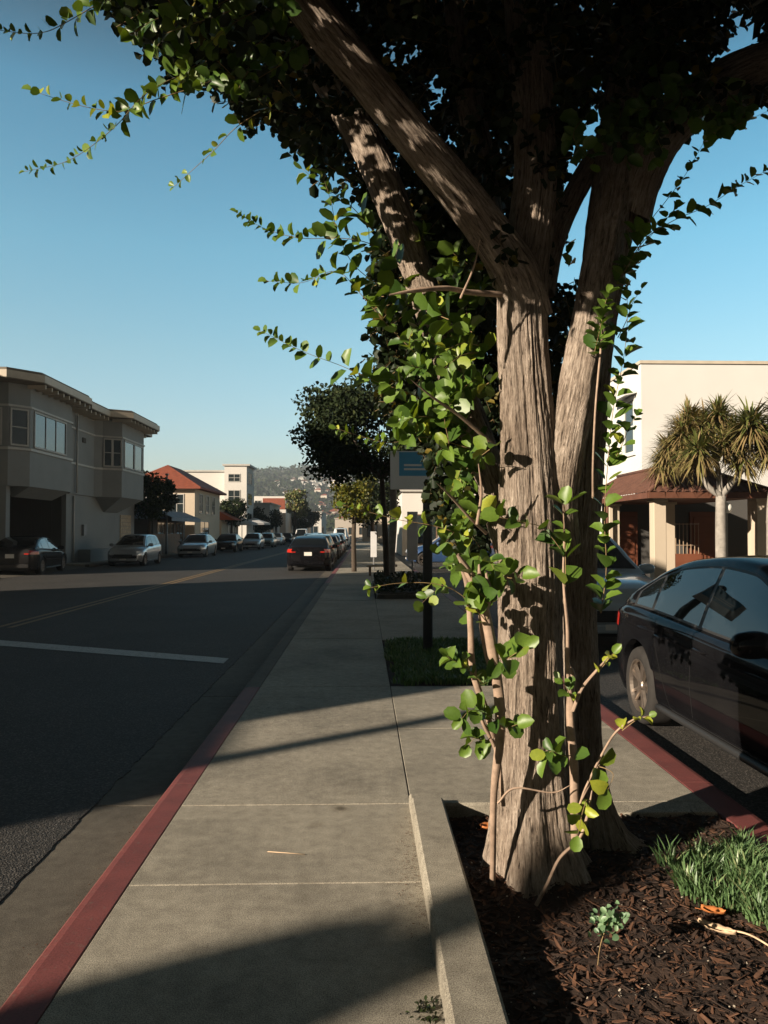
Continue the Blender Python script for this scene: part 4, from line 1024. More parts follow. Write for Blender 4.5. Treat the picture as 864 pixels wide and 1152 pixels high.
g2 = make_car('hatch', 'green', 'parked_car', 'dull green hatchback facing us beyond the pale hatchback', 'car', 0, GL); place(g2, -10.0, 80, PI)
vn = make_car('van', 'carwhite', 'moving_van', 'white van driving far down the middle of the street', 'van', 0); place(vn, -7.6, 95, PI)
cp(s2, -10.4, 92, PI, 'pale sedan facing us just left of the white van', GL); cp(d2, -10.4, 104, PI, 'small dark sedan beyond the white van on the left', GL)
cp(s3, -10.4, 118, PI, 'tiny silver car at the far left end of the parked row', GL)
cp(g2, -2.3, 40.3, 0, 'dull green hatchback hidden right behind the black car ahead', GR)
d3 = cp(d2, -2.3, 46.5, 0, 'dark sedan parked second beyond the black car ahead', GR)
cp(s2, -2.3, 53, 0, 'silver sedan parked third beyond the black car ahead', GR); cp(d2, -2.3, 60, 0, 'dark sedan parked fourth beyond the black car ahead', GR)
cp(s3, -2.3, 68, 0, 'pale hatchback parked fifth beyond the black car ahead', GR); cp(g2, -5.0, 84, 0, 'dull green hatchback driving away far down the near lane', 'cars driving far down the street')
cp(s2, -4.8, 72, 0, 'silver sedan driving away in the near lane', 'cars driving far down the street')
cp(vn, -2.4, 82, 0, 'white van parked far down the near kerb', GR)
bl = make_car('hatch', 'carblue', 'parked_car', 'blue hatchback glimpsed behind the leaves beyond the sign post', 'car', 0); place(bl, 3.9, 34, R(90), 0)

# ------------------------------------------------------------------ buildings
def window(parent, axis, c, a0, a1, z0, z1, face, frame='trim', pane='pane', t=.07, mull=1, depth=.08, sash=True):
    """axis 'x': wall plane x=c, a along y.  axis 'y': plane y=c, a along x.  face = outward sign"""
    f = MB()
    def bb(mb, p0, p1, q0, q1, d0, d1):
        lo, hi = sorted((c+face*d0, c+face*d1))
        if axis == 'x': mb.box(lo, p0, q0, hi, p1, q1)
        else: mb.box(p0, lo, q0, p1, hi, q1)
    bb(f, a0-t, a1+t, z1, z1+t, -.02, .05); bb(f, a0-t, a1+t, z0-t, z0, -.02, .07); bb(f, a0-t, a0, z0, z1, -.02, .045); bb(f, a1, a1+t, z0, z1, -.02, .045)
    for i in range(1, mull+1):
        m_ = a0+(a1-a0)*i/(mull+1); bb(f, m_-.025, m_+.025, z0, z1, -.02, .035)
    if sash: bb(f, a0, a1, (z0+z1)/2-.02, (z0+z1)/2+.02, -.02, .025)
    fo = f.build('window', M[frame], parent)
    g_ = MB(); bb(g_, a0, a1, z0, z1, .004, .012); g_.build('pane', M[pane], fo)
    return fo

# --- left grey building with two bays
lb = empty('grey_building', (-14, 30, 0)); tag(lb, 'two-storey grey-green stucco building with projecting bay windows over an open garage', 'building')
def rel(o, par):
    o.data.transform(Matrix.Translation(-Vector(par.location))); return o
def part(name, mb, mat, par, smooth=False): return rel(mb.build(name, M[mat] if isinstance(mat, str) else mat, par, smooth), par)
def wpart(par, *a, **k):
    w_ = window(par, *a, **k); rel(w_, par); rel(w_.children[0], par); return w_
w1 = MB()
# upper storey body with chamfered corner bay and a second bay
up = [(-30,30.4),(-13.9,30.4),(-13.35,31.1),(-13.35,35.5),(-13.9,36.6),(-13.9,40.0),(-13.6,40.4),(-12.75,40.9),(-12.75,44.9),(-13.5,45.6),(-14.2,46.4),(-14.2,47.5),(-30,47.5)]
w1.prism(up, 3.3, 7.35)
part('wall', w1, 'greyst', lb)
w2 = MB()
w2.box(-30, 36.6, -.2, -14.0, 47.4, 3.299); w2.box(-30, 30.5, -.2, -19.0, 36.6, 3.299); w2.box(-14.35, 30.5, 0, -14.0, 30.85, 3.299)
part('wall', w2, 'greyst', lb)
gd = MB()
for i in range(5): gd.bbox(-18.998, 31.0, .02+i*.58, -18.95, 36.0, .02+i*.58+.56, .01)
part('garage_door', gd, 'darkst', lb)
sd_ = MB(); sd_.box(-18.9, 36.54, 0, -14.2, 36.598, 3.2)
for i in range(10): sd_.box(-18.9+i*.47, 36.52, 0, -18.87+i*.47, 36.54, 3.2)
part('side_panel', sd_, 'darkst', lb)
cb = MB()                     # corbels under the bays
cb.add([(-14.2,31.2,3.298),(-13.4,31.2,3.298),(-13.4,35.4,3.298),(-14.2,35.4,3.298),(-14.2,31.4,2.9),(-14.1,31.4,2.9),(-14.1,35.2,2.9),(-14.2,35.2,2.9)], [(0,1,5,4),(1,2,6,5),(2,3,7,6),(4,5,6,7)])
part('corbel', cb, 'greyst', lb); cb = MB()
cb.add([(-14.2,40.4,3.298),(-12.8,40.95,3.298),(-12.8,44.85,3.298),(-14.2,46,3.298),(-14.2,41.6,2.55),(-13.95,41.8,2.55),(-13.95,44.0,2.55),(-14.2,44.2,2.55)], [(0,1,5,4),(1,2,6,5),(2,3,7,6),(4,5,6,7)])
part('corbel', cb, 'greyst', lb)
def offs(poly, d):
    out = []; n = len(poly)
    for i in range(n):
        p0, p1, p2 = Vector(poly[i-1]), Vector(poly[i]), Vector(poly[(i+1) % n]); a = (p1-p0).normalized(); b = (p2-p1).normalized()
        na = Vector((a.y, -a.x)); nb_ = Vector((b.y, -b.x)); m_ = (na+nb_); m_ = m_/max(.3, m_.length_squared)*2*1.0
        out.append(tuple(p1+m_*d))
    return out
sill = MB(); o1 = [(x,y) for x,y in up if x > -29]
oo = offs(up, .06); sill.prism(oo, 4.72, 4.82); sill.prism(oo, 6.42, 6.50); part('string_course', sill, 'trim', lb)
rf_poly = [(-30,29.55),(-13.6,29.55),(-12.65,30.7),(-12.65,36.0),(-13.0,37.0),(-13.0,39.7),(-12.0,40.3),(-12.0,45.4),(-13.2,46.6),(-13.2,48.2),(-30,48.2)]
rf = MB(); rf.prism(rf_poly, 7.36, 7.42); rf.prism(offs(rf_poly, -.10), 7.66, 7.80)
roof_o = part('roof', rf, 'rooftar', lb)
fa = MB(); oo = offs(rf_poly, .03)
for i in range(len(rf_poly)-1):
    a0, a1 = oo[i], oo[i+1]; b0_, b1_ = offs(rf_poly, -.03)[i], offs(rf_poly, -.03)[i+1]
    fa.add([(a0[0],a0[1],7.40),(a1[0],a1[1],7.40),(a1[0],a1[1],7.68),(a0[0],a0[1],7.68),(b0_[0],b0_[1],7.40),(b1_[0],b1_[1],7.40),(b1_[0],b1_[1],7.68),(b0_[0],b0_[1],7.68)], [(0,1,2,3),(5,4,7,6),(3,2,6,7),(1,0,4,5)])
part('fascia', fa, 'fascia', lb)
for y in np.arange(31, 47.5, .62):       # rafter tails under the eaves
    mb = MB(); xo = -12.72 if y < 36.2 else (-13.08 if y < 40 else -12.08 if y < 45.6 else -13.25)
    mb.box(xo-1.0, y, 7.20, xo, y+.09, 7.355); r_ = part('rafter_tail', mb, 'fascia', lb)
for x in np.arange(-20, -13.9, .62):
    mb = MB(); mb.box(x, 29.65, 7.20, x+.09, 30.42, 7.355); part('rafter_tail', mb, 'fascia', lb)
for x0, x1 in ((-15.0,-14.2),(-16.1,-15.25),(-17.9,-16.7)): wpart(lb, 'y', 30.4, x0+.05, x1, 4.95, 6.3, -1, mull=0)
wpart(lb, 'x', -13.35, 31.5, 34.7, 4.95, 6.3, 1, mull=2, pane='pane', sash=False)
wpart(lb, 'x', -12.75, 41.3, 42.9, 4.95, 6.3, 1, mull=0, sash=False); wpart(lb, 'x', -12.75, 43.1, 44.5, 4.95, 6.3, 1, mull=0, sash=False)
# windows on the bay's camera-facing splay: build in a rotated frame
def splay_window(par, p0, p1, f0, f1, z0, z1, mull=0):
    a = Vector((p0[0], p0[1], 0)); b = Vector((p1[0], p1[1], 0)); d = (b-a).normalized(); n_ = Vector((d.y, -d.x, 0)); L0 = (b-a).length
    f = MB(); t = .06
    def bx3(mb, u0, u1, q0, q1, d0, d1):
        vs = [a+d*u+n_*dd+Vector((0,0,q)) for q in (q0,q1) for u, dd in ((u0,d0),(u1,d0),(u1,d1),(u0,d1))]
        mb.add(vs, [(0,1,2,3),(4,7,6,5),(0,4,5,1),(1,5,6,2),(2,6,7,3),(3,7,4,0)])
    u0, u1 = L0*f0, L0*f1
    bx3(f, u0-t, u1+t, z1, z1+t, -.02, .05); bx3(f, u0-t, u1+t, z0-t, z0, -.02, .06); bx3(f, u0-t, u0, z0, z1, -.02, .045); bx3(f, u1, u1+t, z0, z1, -.02, .045); bx3(f, u0, u1, (z0+z1)/2-.02, (z0+z1)/2+.02, -.02, .03)
    w_ = part('window', f, 'trim', par); g_ = MB(); bx3(g_, u0, u1, z0, z1, .004, .012); q = g_.build('pane', M['pane'], w_); rel(q, par)
mb = MB(); mb.tube([(-13.80,37.4,7.1),(-13.80,37.4,3.35)], .05, 8); mb.tube([(-13.93,37.4,3.2),(-13.93,37.4,.1)], .05, 8); part('downpipe', mb, 'trim', lb, True)
mb = MB(); mb.bbox(-13.999,38.6,1.3,-13.86,38.95,1.85,.01); part('meter_box', mb, 'steel', lb)
mb = MB(); mb.bbox(-13.899,38.3,5.9,-13.84,38.7,6.15,.01); part('vent', mb, 'darkst', lb)
splay_window(lb, (-13.9,30.4), (-13.35,31.1), .15, .85, 4.95, 6.3)
splay_window(lb, (-13.6,40.4), (-12.75,40.9), .1, .44, 4.95, 6.3); splay_window(lb, (-13.6,40.4), (-12.75,40.9), .56, .92, 4.95, 6.3)
mb = MB(); 
for i in range(9): mb.bbox(-13.996, 44.6, .5+i*.22, -13.95, 46.6, .5+i*.22+.2, .008)
part('board_panel', mb, 'palewood', lb)
mb = MB(); mb.box(-13.99, 38.2, 0, -13.4, 41.5, .62); o = mb.build('low_wall', M['greyst']); tag(o, 'low stucco wall at the foot of the grey building beside the silver hatchback', 'wall')

# --- unseen blocks added on the left, shaped to cast shade over the street
ab = empty('shade_block', (-13, 0, 0)); tag(ab, 'unseen tall tan stucco block added across the street to cast shade, left of the picture', 'building')
mb = MB(); mb.box(-16.2, -2.14, -.2, -12.8, 17.0, 8.6); mb.box(-16.2, -3.15, -.2, -12.8, -2.14, 4.85); part('wall', mb, 'cream', ab)
nb2 = empty('rear_shade_block', (-22, 24.5, 0)); tag(nb2, 'unseen tan block added beside the grey building to shade its wall, left of the picture', 'building')  # added to keep the sun off the grey building's near wall
mb = MB(); mb.box(-27, 25.0, -.2, -18, 30.0, 9.0); part('wall', mb, 'cream', nb2); mb = MB(); mb.box(-27.1, 24.9, 9.001, -17.9, 30.1, 9.12); part('roof', mb, 'rooftar', nb2)
for y in (25, 27.5): wpart(nb2, 'x', -18, y, y+1.2, 6, 7.6, 1)
mb = MB(); mb.box(-16.3, -2.2, 8.601, -12.7, 17.1, 8.8); part('roof', mb, 'rooftar', ab)
for y in np.arange(-1.4, 14.5, 3.1):
    wpart(ab, 'x', -12.8, y, y+1.5, 5.4, 7.1, 1); wpart(ab, 'x', -12.8, y, y+2.1, .7, 2.9, 1, sash=False)
cyp = []
def leafcloud(center, radii, n, size, seed, simple=True, floor=None, clumps=26, cl=.34, ax=None, gap=None):
    r = np.random.default_rng(seed)
    q = r.normal(size=(clumps, 3)); q /= np.linalg.norm(q, axis=1)[:, None]; q *= r.uniform(.35, .82, (clumps, 1))**.6
    idx = r.integers(0, clumps, n); v = r.normal(size=(n, 3)); v /= np.linalg.norm(v, axis=1)[:, None]; v *= r.uniform(0, 1, (n, 1))**.45*cl*r.uniform(.6,1.25,clumps)[idx][:, None]
    p = (q[idx]+v)*np.array(radii)+np.array(center)
    if floor is not None: p = p[p[:, 2] > floor]
    return p
def tree_obj(name, label, x, y, h, trunk, center_z, radii, nleaf, leaf, mat='farleaf', tmat='fartrunk', group=None, seed=1, limbs=5, cat='tree', clumps=26, cl=.34, lean=0):
    root = empty(name, (x, y, 0)); tag(root, label, cat, group)
    r = random.Random(seed); t = MB()
    fork = Vector((lean, 0, max(.3, center_z-radii[2]*.75)))
    t.tube(catmull([(0,0,-.1),(lean*.3+r.uniform(-.05,.05),0,fork.z*.5),tuple(fork)], 5), np.linspace(trunk, trunk*.75, 11), 10)
    for i in range(limbs):
        a = 2*PI*i/limbs+r.uniform(-.4,.4); e = Vector((math.cos(a)*radii[0]*.6+lean, math.sin(a)*radii[1]*.6, center_z+r.uniform(-.2,.45)*radii[2]))
        m_ = fork.lerp(e, .5)+Vector((0,0,-.08*radii[2])); t.tube(catmull([fork-Vector((0,0,.1)), m_, e], 5), np.linspace(trunk*.6, trunk*.15, 11), 7)
    t.build('trunk', M[tmat], root, True)
    p = leafcloud((lean,0,center_z), radii, nleaf, leaf, seed, clumps=clumps, cl=cl); n = len(p)
    rr = np.random.default_rng(seed+9)
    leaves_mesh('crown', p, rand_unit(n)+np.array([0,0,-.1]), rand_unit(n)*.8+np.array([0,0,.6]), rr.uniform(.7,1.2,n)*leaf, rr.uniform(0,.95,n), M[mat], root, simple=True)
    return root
cyp_ = tree_obj('shade_cypress', 'unseen dark rounded evergreen added across the street to cast a shadow, left of the picture', -12.95, -6.13, 5, .2, 2.6, (.46,.46,2.35), 34000, .11, seed=3, limbs=2, clumps=160, cl=.3)  # invented plant, placed for the rounded shadow on the near pavement
mb = MB()
def core(u, v):  # solid core added so the plant's shadow falls dense
    z = .35+5.05*u; r_ = .34*min(1, (1-u)/.10)**.5*(.75+.25*min(1, u*4)) if u < 1 else .01; a = 2*PI*v
    r_ *= 1+.12*noise.noise(Vector((math.cos(a)*2, math.sin(a)*2, z*1.5))); return (r_*math.cos(a), r_*math.sin(a), z)
mb.grid(core, 60, 24); q = mb.build('shadow_core', M['farleaf'], cyp_, True); aq = q.data.attributes.new('tone','FLOAT','POINT')
up_ = empty('shadow_pole', (-12.5, -6.10, 0)); tag(up_, 'unseen brown timber pole added across the street to cast a shadow, left of the picture', 'pole')  # added out of view for the straight shadow band on the pavement
mb = MB(); mb.lathe([(.17,-.1),(.15,5.5),(.10,5.56)], 16); mb.build('post', M['wood'], up_, True); mb = MB(); mb.bbox(-.10,-.10,5.56,.10,.10,5.64,.02); mb.build('cap', M['steel'], up_)
# lamp post across the street (its shadow crosses the pavement) and the one in view
def lamp_post(name, label, x, y, h, r0, arm, group=None):
    root = empty(name, (x, y, 0)); tag(root, label, 'street lamp', group)
    mb = MB(); mb.lathe([(r0*2,0),(r0*2,.12),(r0*1.3,.16),(r0,.6),(r0*.75,h)], 14); mb.build('post', M['steel'], root, True)
    mb = MB(); mb.tube(catmull([(0,0,h-.05),(arm*.5,0,h+.35),(arm,0,h+.4)],6), r0*.5, 8); mb.build('arm', M['steel'], root, True)
    mb = MB(); mb.bbox(arm-.1,-.12,h+.33,arm+.55,.12,h+.45,.03); mb.build('lamp_head', M['steel'], root)
lamp_post('street_lamp', 'steel street lamp across the street, left of the picture', -12.95, -3.24, 7.5, .11, 1.2, 'street lamps')
root = empty('street_pole', (-12.95, 51, 0)); tag(root, 'slender grey pole in front of the cream house with red roof', 'pole')
mb = MB(); mb.lathe([(.10,0),(.10,.2),(.07,.25),(.055,5.2)], 10); mb.build('post', M['steel'], root, True); mb = MB(); mb.bbox(-.1,-.1,5.2,.1,.1,5.32,.02); mb.build('cap', M['steel'], root)

# --- far left side: trees, cream house, white block...
tree_obj('street_tree', 'dark bushy tree hiding the corner beyond the grey building', -13.4, 48.6, 5, .16, 3.8, (1.75,1.7,1.6), 5200, .17, seed=21)
def hip_house(name, label, x0, x1, y0, y1, zE, zR, wall, roofm, cat='house'):
    root = empty(name, ((x0+x1)/2, y0, 0)); tag(root, label, cat)
    mb = MB(); mb.box(x0, y0, -.2, x1, y1, zE); part('wall', mb, wall, root)
    o_ = .55; X0, X1, Y0, Y1 = x0-o_, x1+o_, y0-o_, y1+o_; hd = min(X1-X0, Y1-Y0)/2
    mb = MB()
    if X1-X0 > Y1-Y0: a, b = ((X0+hd, (Y0+Y1)/2, zR), (X1-hd, (Y0+Y1)/2, zR))
    else: a, b = (((X0+X1)/2, Y0+hd, zR), ((X0+X1)/2, Y1-hd, zR))
    c_ = [(X0,Y0,zE+.01),(X1,Y0,zE+.01),(X1,Y1,zE+.01),(X0,Y1,zE+.01)]
    lo = [(p[0],p[1],zE-.14) for p in c_]
    v = c_+lo+[a, b]
    if X1-X0 > Y1-Y0: f = [(0,1,9,8),(2,3,8,9),(1,2,9),(3,0,8)]
    else: f = [(0,1,8),(2,3,9),(1,2,9,8),(3,0,8,9)]
    mb.add(v, f+[(4,5,1,0),(5,6,2,1),(6,7,3,2),(7,4,0,3),(7,6,5,4)]); part('roof', mb, roofm, root)
    return root
ch_ = hip_house('cream_house', 'cream two-storey house with a red hipped roof down the left side', -19, -13.3, 61, 71.5, 5.0, 7.0, 'cream', 'redtile')
for y in (62.6, 65.2, 67.8): wpart(ch_, 'x', -13.3, y, y+1.2, 3.0, 4.5, 1)
wpart(ch_, 'y', 61, -15.2, -14.2, 3.0, 4.4, -1); wpart(ch_, 'y', 61, -17.6, -16.6, 3.0, 4.4, -1)
wpart(ch_, 'x', -13.3, 63, 66.5, .5, 2.3, 1, sash=False)
# awning shop (blue grey) in front of it
sh_ = empty('shop', (-14, 52, 0)); tag(sh_, 'low dark shop with a blue-grey awning before the cream house', 'shop')
mb = MB(); mb.box(-20, 50.5, -.2, -13.7, 59.5, 2.9); part('wall', mb, 'darkst', sh_)
mb = MB(); mb.add([(-13.69,50.6,2.95),(-13.69,59.4,2.95),(-12.5,59.4,2.45),(-12.5,50.6,2.45),(-12.5,59.4,2.2),(-12.5,50.6,2.2)], [(0,3,2,1),(3,5,4,2)]); mb.add([(-19,50.45,2.95),(-13.69,50.45,2.95),(-12.6,49.5,2.35),(-19,49.5,2.35)], [(0,3,2,1)])
aw = part('awning', mb, 'awnblue', sh_); aw.modifiers.new('s','SOLIDIFY').thickness = .03
for y in (51.5, 54, 56.7): wpart(sh_, 'x', -13.7, y, y+1.9, .5, 2.1, 1, sash=False, frame='wood')
mb = MB()
for i in range(46): mb.bbox(-13.3, 47.8+i*.18, .0, -13.26, 47.8+i*.18+.15, 1.35, .006)
o = mb.build('picket_fence', M['wood']); tag(o, 'dark timber fence along the far pavement before the low shop', 'fence')
wb_ = empty('white_building', (-17, 92, 0)); tag(wb_, 'white flat-roofed three-storey building far down the left side', 'building')
mb = MB(); mb.box(-21.5, 92, -.2, -14.6, 103, 8.6); mb.box(-16.3, 90.5, -.2, -13.7, 96, 9.2); part('wall', mb, 'farwhite', wb_)
mb = MB(); mb.box(-21.7, 91.8, 8.601, -16.31, 103.2, 8.8); mb.box(-16.5, 90.3, 9.201, -13.3, 96.2, 9.4); part('roof', mb, 'trim', wb_)
for z in (7.4, 4.9, 2.5): wpart(wb_, 'y', 90.5, -15.8, -14.5, z, z+(.8 if z > 7 else 1.4), -1, mull=1); wpart(wb_, 'x', -13.7, 91.5, 94.5, z-.2, z+1.1, 1)
for x in (-20.5, -18.5): wpart(wb_, 'y', 92, x, x+1.0, 5.4, 6.6, -1)
rb = empty('red_building', (-14, 118, 0)); tag(rb, 'low white building with a dark red upper wall far down the left side', 'building')
mb = MB(); mb.box(-19, 118, -.2, -11.9, 130, 6.9); part('wall', mb, 'farwhite', rb)
mb = MB(); mb.box(-15.4, 117.95, 4.9, -12.0, 117.998, 6.6); part('wall_panel', mb, 'redtile', rb)
for x in (-18, -16.6): wpart(rb, 'y', 118, x, x+.9, 5, 6.2, -1)
sb = empty('shop', (-14, 74, 0)); tag(sb, 'low shop with a red canvas awning beyond the cream house', 'shop')
mb = MB(); mb.box(-19, 74, -.2, -13.6, 84, 3.6); part('wall', mb, 'cream', sb)
mb = MB(); mb.add([(-13.59,72.6,3.4),(-13.59,76.4,3.4),(-12.0,76.4,2.6),(-12.0,72.6,2.6),(-13.59,72.6,2.6)], [(0,3,2,1),(0,4,3)]); q = part('awning', mb, 'awnred', sb); q.modifiers.new('s','SOLIDIFY').thickness = .03
for y in (77.5, 80.5): wpart(sb, 'x', -13.6, y, y+2, .6, 2.4, 1, sash=False)
def parasol(x, y, z, r, label):
    root = empty('parasol', (x, y, 0)); tag(root, label, 'parasol', 'white parasols outside the far shops')
    mb = MB(); mb.tube([(0,0,0),(0,0,z)], .04, 6); mb.build('pole', M['steel'], root)
    mb = MB(); n = 8
    vs = [(0,0,z+.55)]+[(math.cos(2*PI*k/n)*r, math.sin(2*PI*k/n)*r, z-.1) for k in range(n)]+[(math.cos(2*PI*k/n)*r, math.sin(2*PI*k/n)*r, z-.3) for k in range(n)]
    mb.add(vs, [(0,1+k,1+(k+1)%n) for k in range(n)]+[(1+k,1+n+k,1+n+(k+1)%n,1+(k+1)%n) for k in range(n)]); q = mb.build('canopy', M['canvas'], root); q.modifiers.new('s','SOLIDIFY').thickness = .02
parasol(-13.2, 84, 2.5, 1.7, 'white parasol before the shops, nearer of two'); parasol(-13.0, 92, 2.6, 1.9, 'white parasol before the shops, farther of two')
LT_ = 'trees along the far left pavement'
tree_obj('street_tree', 'dark round tree in front of the white three-storey building', -13.1, 77, 5, .14, 3.6, (1.9,2.0,1.3), 3500, .2, group=LT_, seed=31)
tree_obj('street_tree', 'low dark tree beside the white parasols', -12.9, 98, 5, .14, 3.0, (2.6,2.4,1.5), 3000, .24, group=LT_, seed=32)
tree_obj('street_tree', 'tall olive-brown tree right of the red-walled building', -9.9, 112, 8, .25, 5.6, (2.0,2.0,2.0), 3500, .25, mat='yucca', group=LT_, seed=33)
tree_obj('street_tree', 'dark green tree behind the tall olive tree', -9.6, 128, 8, .25, 3.6, (3.0,2.0,1.9), 2600, .3, group=LT_, seed=34)
for i, (x0, x1, y0, y1, h, lab) in enumerate([(-20,-12.6,104,116,5.2,'pale flat-roofed shop between the white building and the red-walled one'),(-18,-9.8,134,150,5.0,'low grey-white shop beyond the tall olive tree'),(-16,-9.0,165,185,5.6,'low pale building at the far left end of the street')]):
    q = empty('shop', (x0, y0, 0)); tag(q, lab, 'shop'); mb = MB(); mb.box(x0, y0, -.2, x1, y1, h); part('wall', mb, 'farwhite' if i != 1 else 'curtain', q)
    mb = MB(); mb.box(x0-.2, y0-.2, h+.001, x1+.2, y1+.2, h+.2); part('roof', mb, 'trim', q)
    wpart(q, 'y', y0, x1-2.6, x1-.8, .6, 2.6, -1, sash=False); wpart(q, 'x', x1, y0+1, y0+4, .6, 2.6, 1, sash=False); wpart(q, 'x', x1, y0+5.5, y0+8.5, .6, 2.6, 1, sash=False)
# street end and near-side buildings
for (x0, x1, y0, y1, h, wl_, lab) in [(-.2,8,120,140,4.6,'cream','low cream building at the far end of the near pavement'),(2.6,14,52,66,4.2,'farwhite','low white shop beyond the sign post behind the leaves'),(-8,2,215,235,5,'house','pale building closing the end of the street'),(9.4,20,40,50,6,'cream','cream block hidden beyond the white building at the right')]:
    q = empty('shop', (x0, y0, 0)); tag(q, lab, 'building'); mb = MB(); mb.box(x0, y0, -.2, x1, y1, h); part('wall', mb, wl_, q)
    mb = MB(); mb.box(x0-.2, y0-.2, h+.001, x1+.2, y1+.2, h+.18); part('roof', mb, 'trim', q)
    for j in range(3): 
        a = x0+.8+j*(x1-x0-1)/3; wpart(q, 'y', y0, a, a+1.5, .7, 2.6, -1, sash=False, frame='wood')

# --- near-side pavement: second tree bed, sign, bench
bed = MB(); bed.bbox(.30, 17.25, -.1, 1.58, 22.4, .10, .02); bed.box(.38, 17.35, .1, 1.5, 22.3, .13)
tag(bed.build('planter_kerb', M['gutter']), 'low kerbed bed under the dark tree farther along the pavement', 'planter kerb')
n = 2600; pp = np.stack([nr.uniform(.32,1.56,n), nr.uniform(17.3,22.4,n), nr.uniform(.08,.34,n)],1)
tag(leaves_mesh('ground_cover', pp, rand_unit(n)+np.array([0,0,.4]), rand_unit(n), nr.uniform(.05,.10,n), nr.uniform(0,.9,n), M['hedge'], None, simple=True), 'dark ground cover filling the farther tree bed', 'ground cover', kind='stuff')
t2 = tree_obj('street_tree', 'dark spreading tree with slim stems beyond the sign', .62, 20.2, 5, .085, 4.1, (2.35,2.2,1.5), 26000, .10, seed=44, limbs=7, clumps=60, cl=.30, lean=-.15)
mb = MB(); mb.tube(catmull([(.12,1.0,-.05),(.14,1.0,.9),(.2,.9,1.9),(.15,.5,3.2)],6), np.linspace(.13,.09,19), 12); q = mb.build('trunk', M['whitetrunk'], t2, True); q['label'] = 'pale limewashed second trunk'
tree_obj('street_tree', 'small yellow-green tree beyond the dark spreading one', -.35, 29, 3.5, .10, 2.75, (.85,.85,.95), 3200, .10, mat='yelleaf', seed=45)
tree_obj('street_tree', 'second dark tree far along the near pavement', .5, 46, 5, .14, 3.6, (1.9,1.9,1.6), 3500, .2, seed=46)
sp = empty('sign_post', (.80, 9.6, 0)); tag(sp, 'grey steel post with a blue and white sign standing in the grass bed', 'sign')
mb = MB(); mb.lathe([(.060,-.05),(.060,2.55),(.03,2.58)], 16); mb.build('post', M['darksteel'], sp, True)
mb = MB(); mb.bbox(-.47,-.085,2.02,.16,-.062,2.50,.008); sg_ = mb.build('sign_panel', M['signwhite'], sp)
mb = MB(); mb.box(-.36,-.0895,2.19,.14,-.0865,2.485); mb.build('sign_face', M['signblue'], sg_)
mb = MB(); mb.box(-.30,-.092,2.26,.02,-.0902,2.285); mb.box(-.30,-.092,2.31,-.08,-.0902,2.335); mb.build('lettering', M['signwhite'], sg_)
bn = empty('bench', (.2, 26.2, 0)); tag(bn, 'low ochre timber bench on the sunlit pavement beyond the tree bed', 'bench')
mb = MB(); 
for i in range(3): mb.bbox(-.1,.0+i*.16,.30,.95,.14+i*.16,.36,.008)
mb.build('seat', M['palewood'], bn)
for x in (0,.8): q = MB(); q.bbox(x-.02,.05,0,x+.06,.42,.30,.008); q.build('leg', M['wood'], bn)
# upright banner panels beyond the leaves
for (a, b, yy, zz, lab) in ((417,424,30,1.5,'narrow white banner by the yellow-green tree'),(458,470,27,2.2,'white upright board behind the sign post')):
    p0 = P(a,600,yy); p1 = P(b,600,yy); q = empty('banner', ((p0.x+p1.x)/2, yy, 0)); tag(q, lab, 'banner', 'white boards along the near pavement')
    h_ = (p1.x-p0.x)/2; mb = MB(); mb.bbox(-h_,-.02,.5,h_,.02,zz,.01); mb.build('panel', M['canvas'], q); mb = MB(); mb.tube([(0,0,0),(0,0,.5)], .03, 6); mb.build('post', M['steel'], q)

# --- right: white building and tiled porch
wh = empty('white_building', (10, 24.5, 0)); tag(wh, 'sunlit cream-white two-storey building with flat parapet at the right', 'building')
XB, YB, ZB = 8.95, 24.5, 6.92
mb = MB(); mb.box(XB, YB, -.2, 22, 40, ZB); part('wall', mb, 'whitest', wh)
mb = MB(); mb.box(XB-.05, YB-.05, ZB+.001, 22.05, 40.05, ZB+.10); part('parapet_cap', mb, 'fascia', wh)
mb = MB(); mb.box(XB-.04, YB-.04, .0, XB-.001, 40, 1.0); part('plinth', mb, 'cream', wh)
rec = wpart(wh, 'x', XB, 25.15, 26.0, 4.15, 5.85, -1, frame='whitest', mull=0, t=.13)
mb = MB(); mb.add([(XB-.001,24.85,6.15),(XB-.001,26.6,6.15),(XB-.42,26.6,6.02),(XB-.42,24.85,6.02),(XB-.001,24.85,6.05),(XB-.001,26.6,6.05),(XB-.42,26.6,5.95),(XB-.42,24.85,5.95)], [(0,3,2,1),(3,7,6,2),(4,5,6,7),(0,4,7,3),(1,2,6,5)]); part('window_hood', mb, 'whitest', wh)
for y in (29.5, 33.5): wpart(wh, 'x', XB, y, y+.9, 4.15, 5.85, -1, frame='whitest', mull=0, t=.13)

po = empty('porch', (8, 18, 0)); tag(po, 'open porch with clay tiled hip roof on square columns before the white building', 'porch')
EX0, EX1, EY0, EY1, ZE, ZR = 6.75, 9.75, 18.0, 24.4, 2.44, 3.22
rf = MB(); mid = (EX0+EX1)/2-.12; ap = EY0+1.45
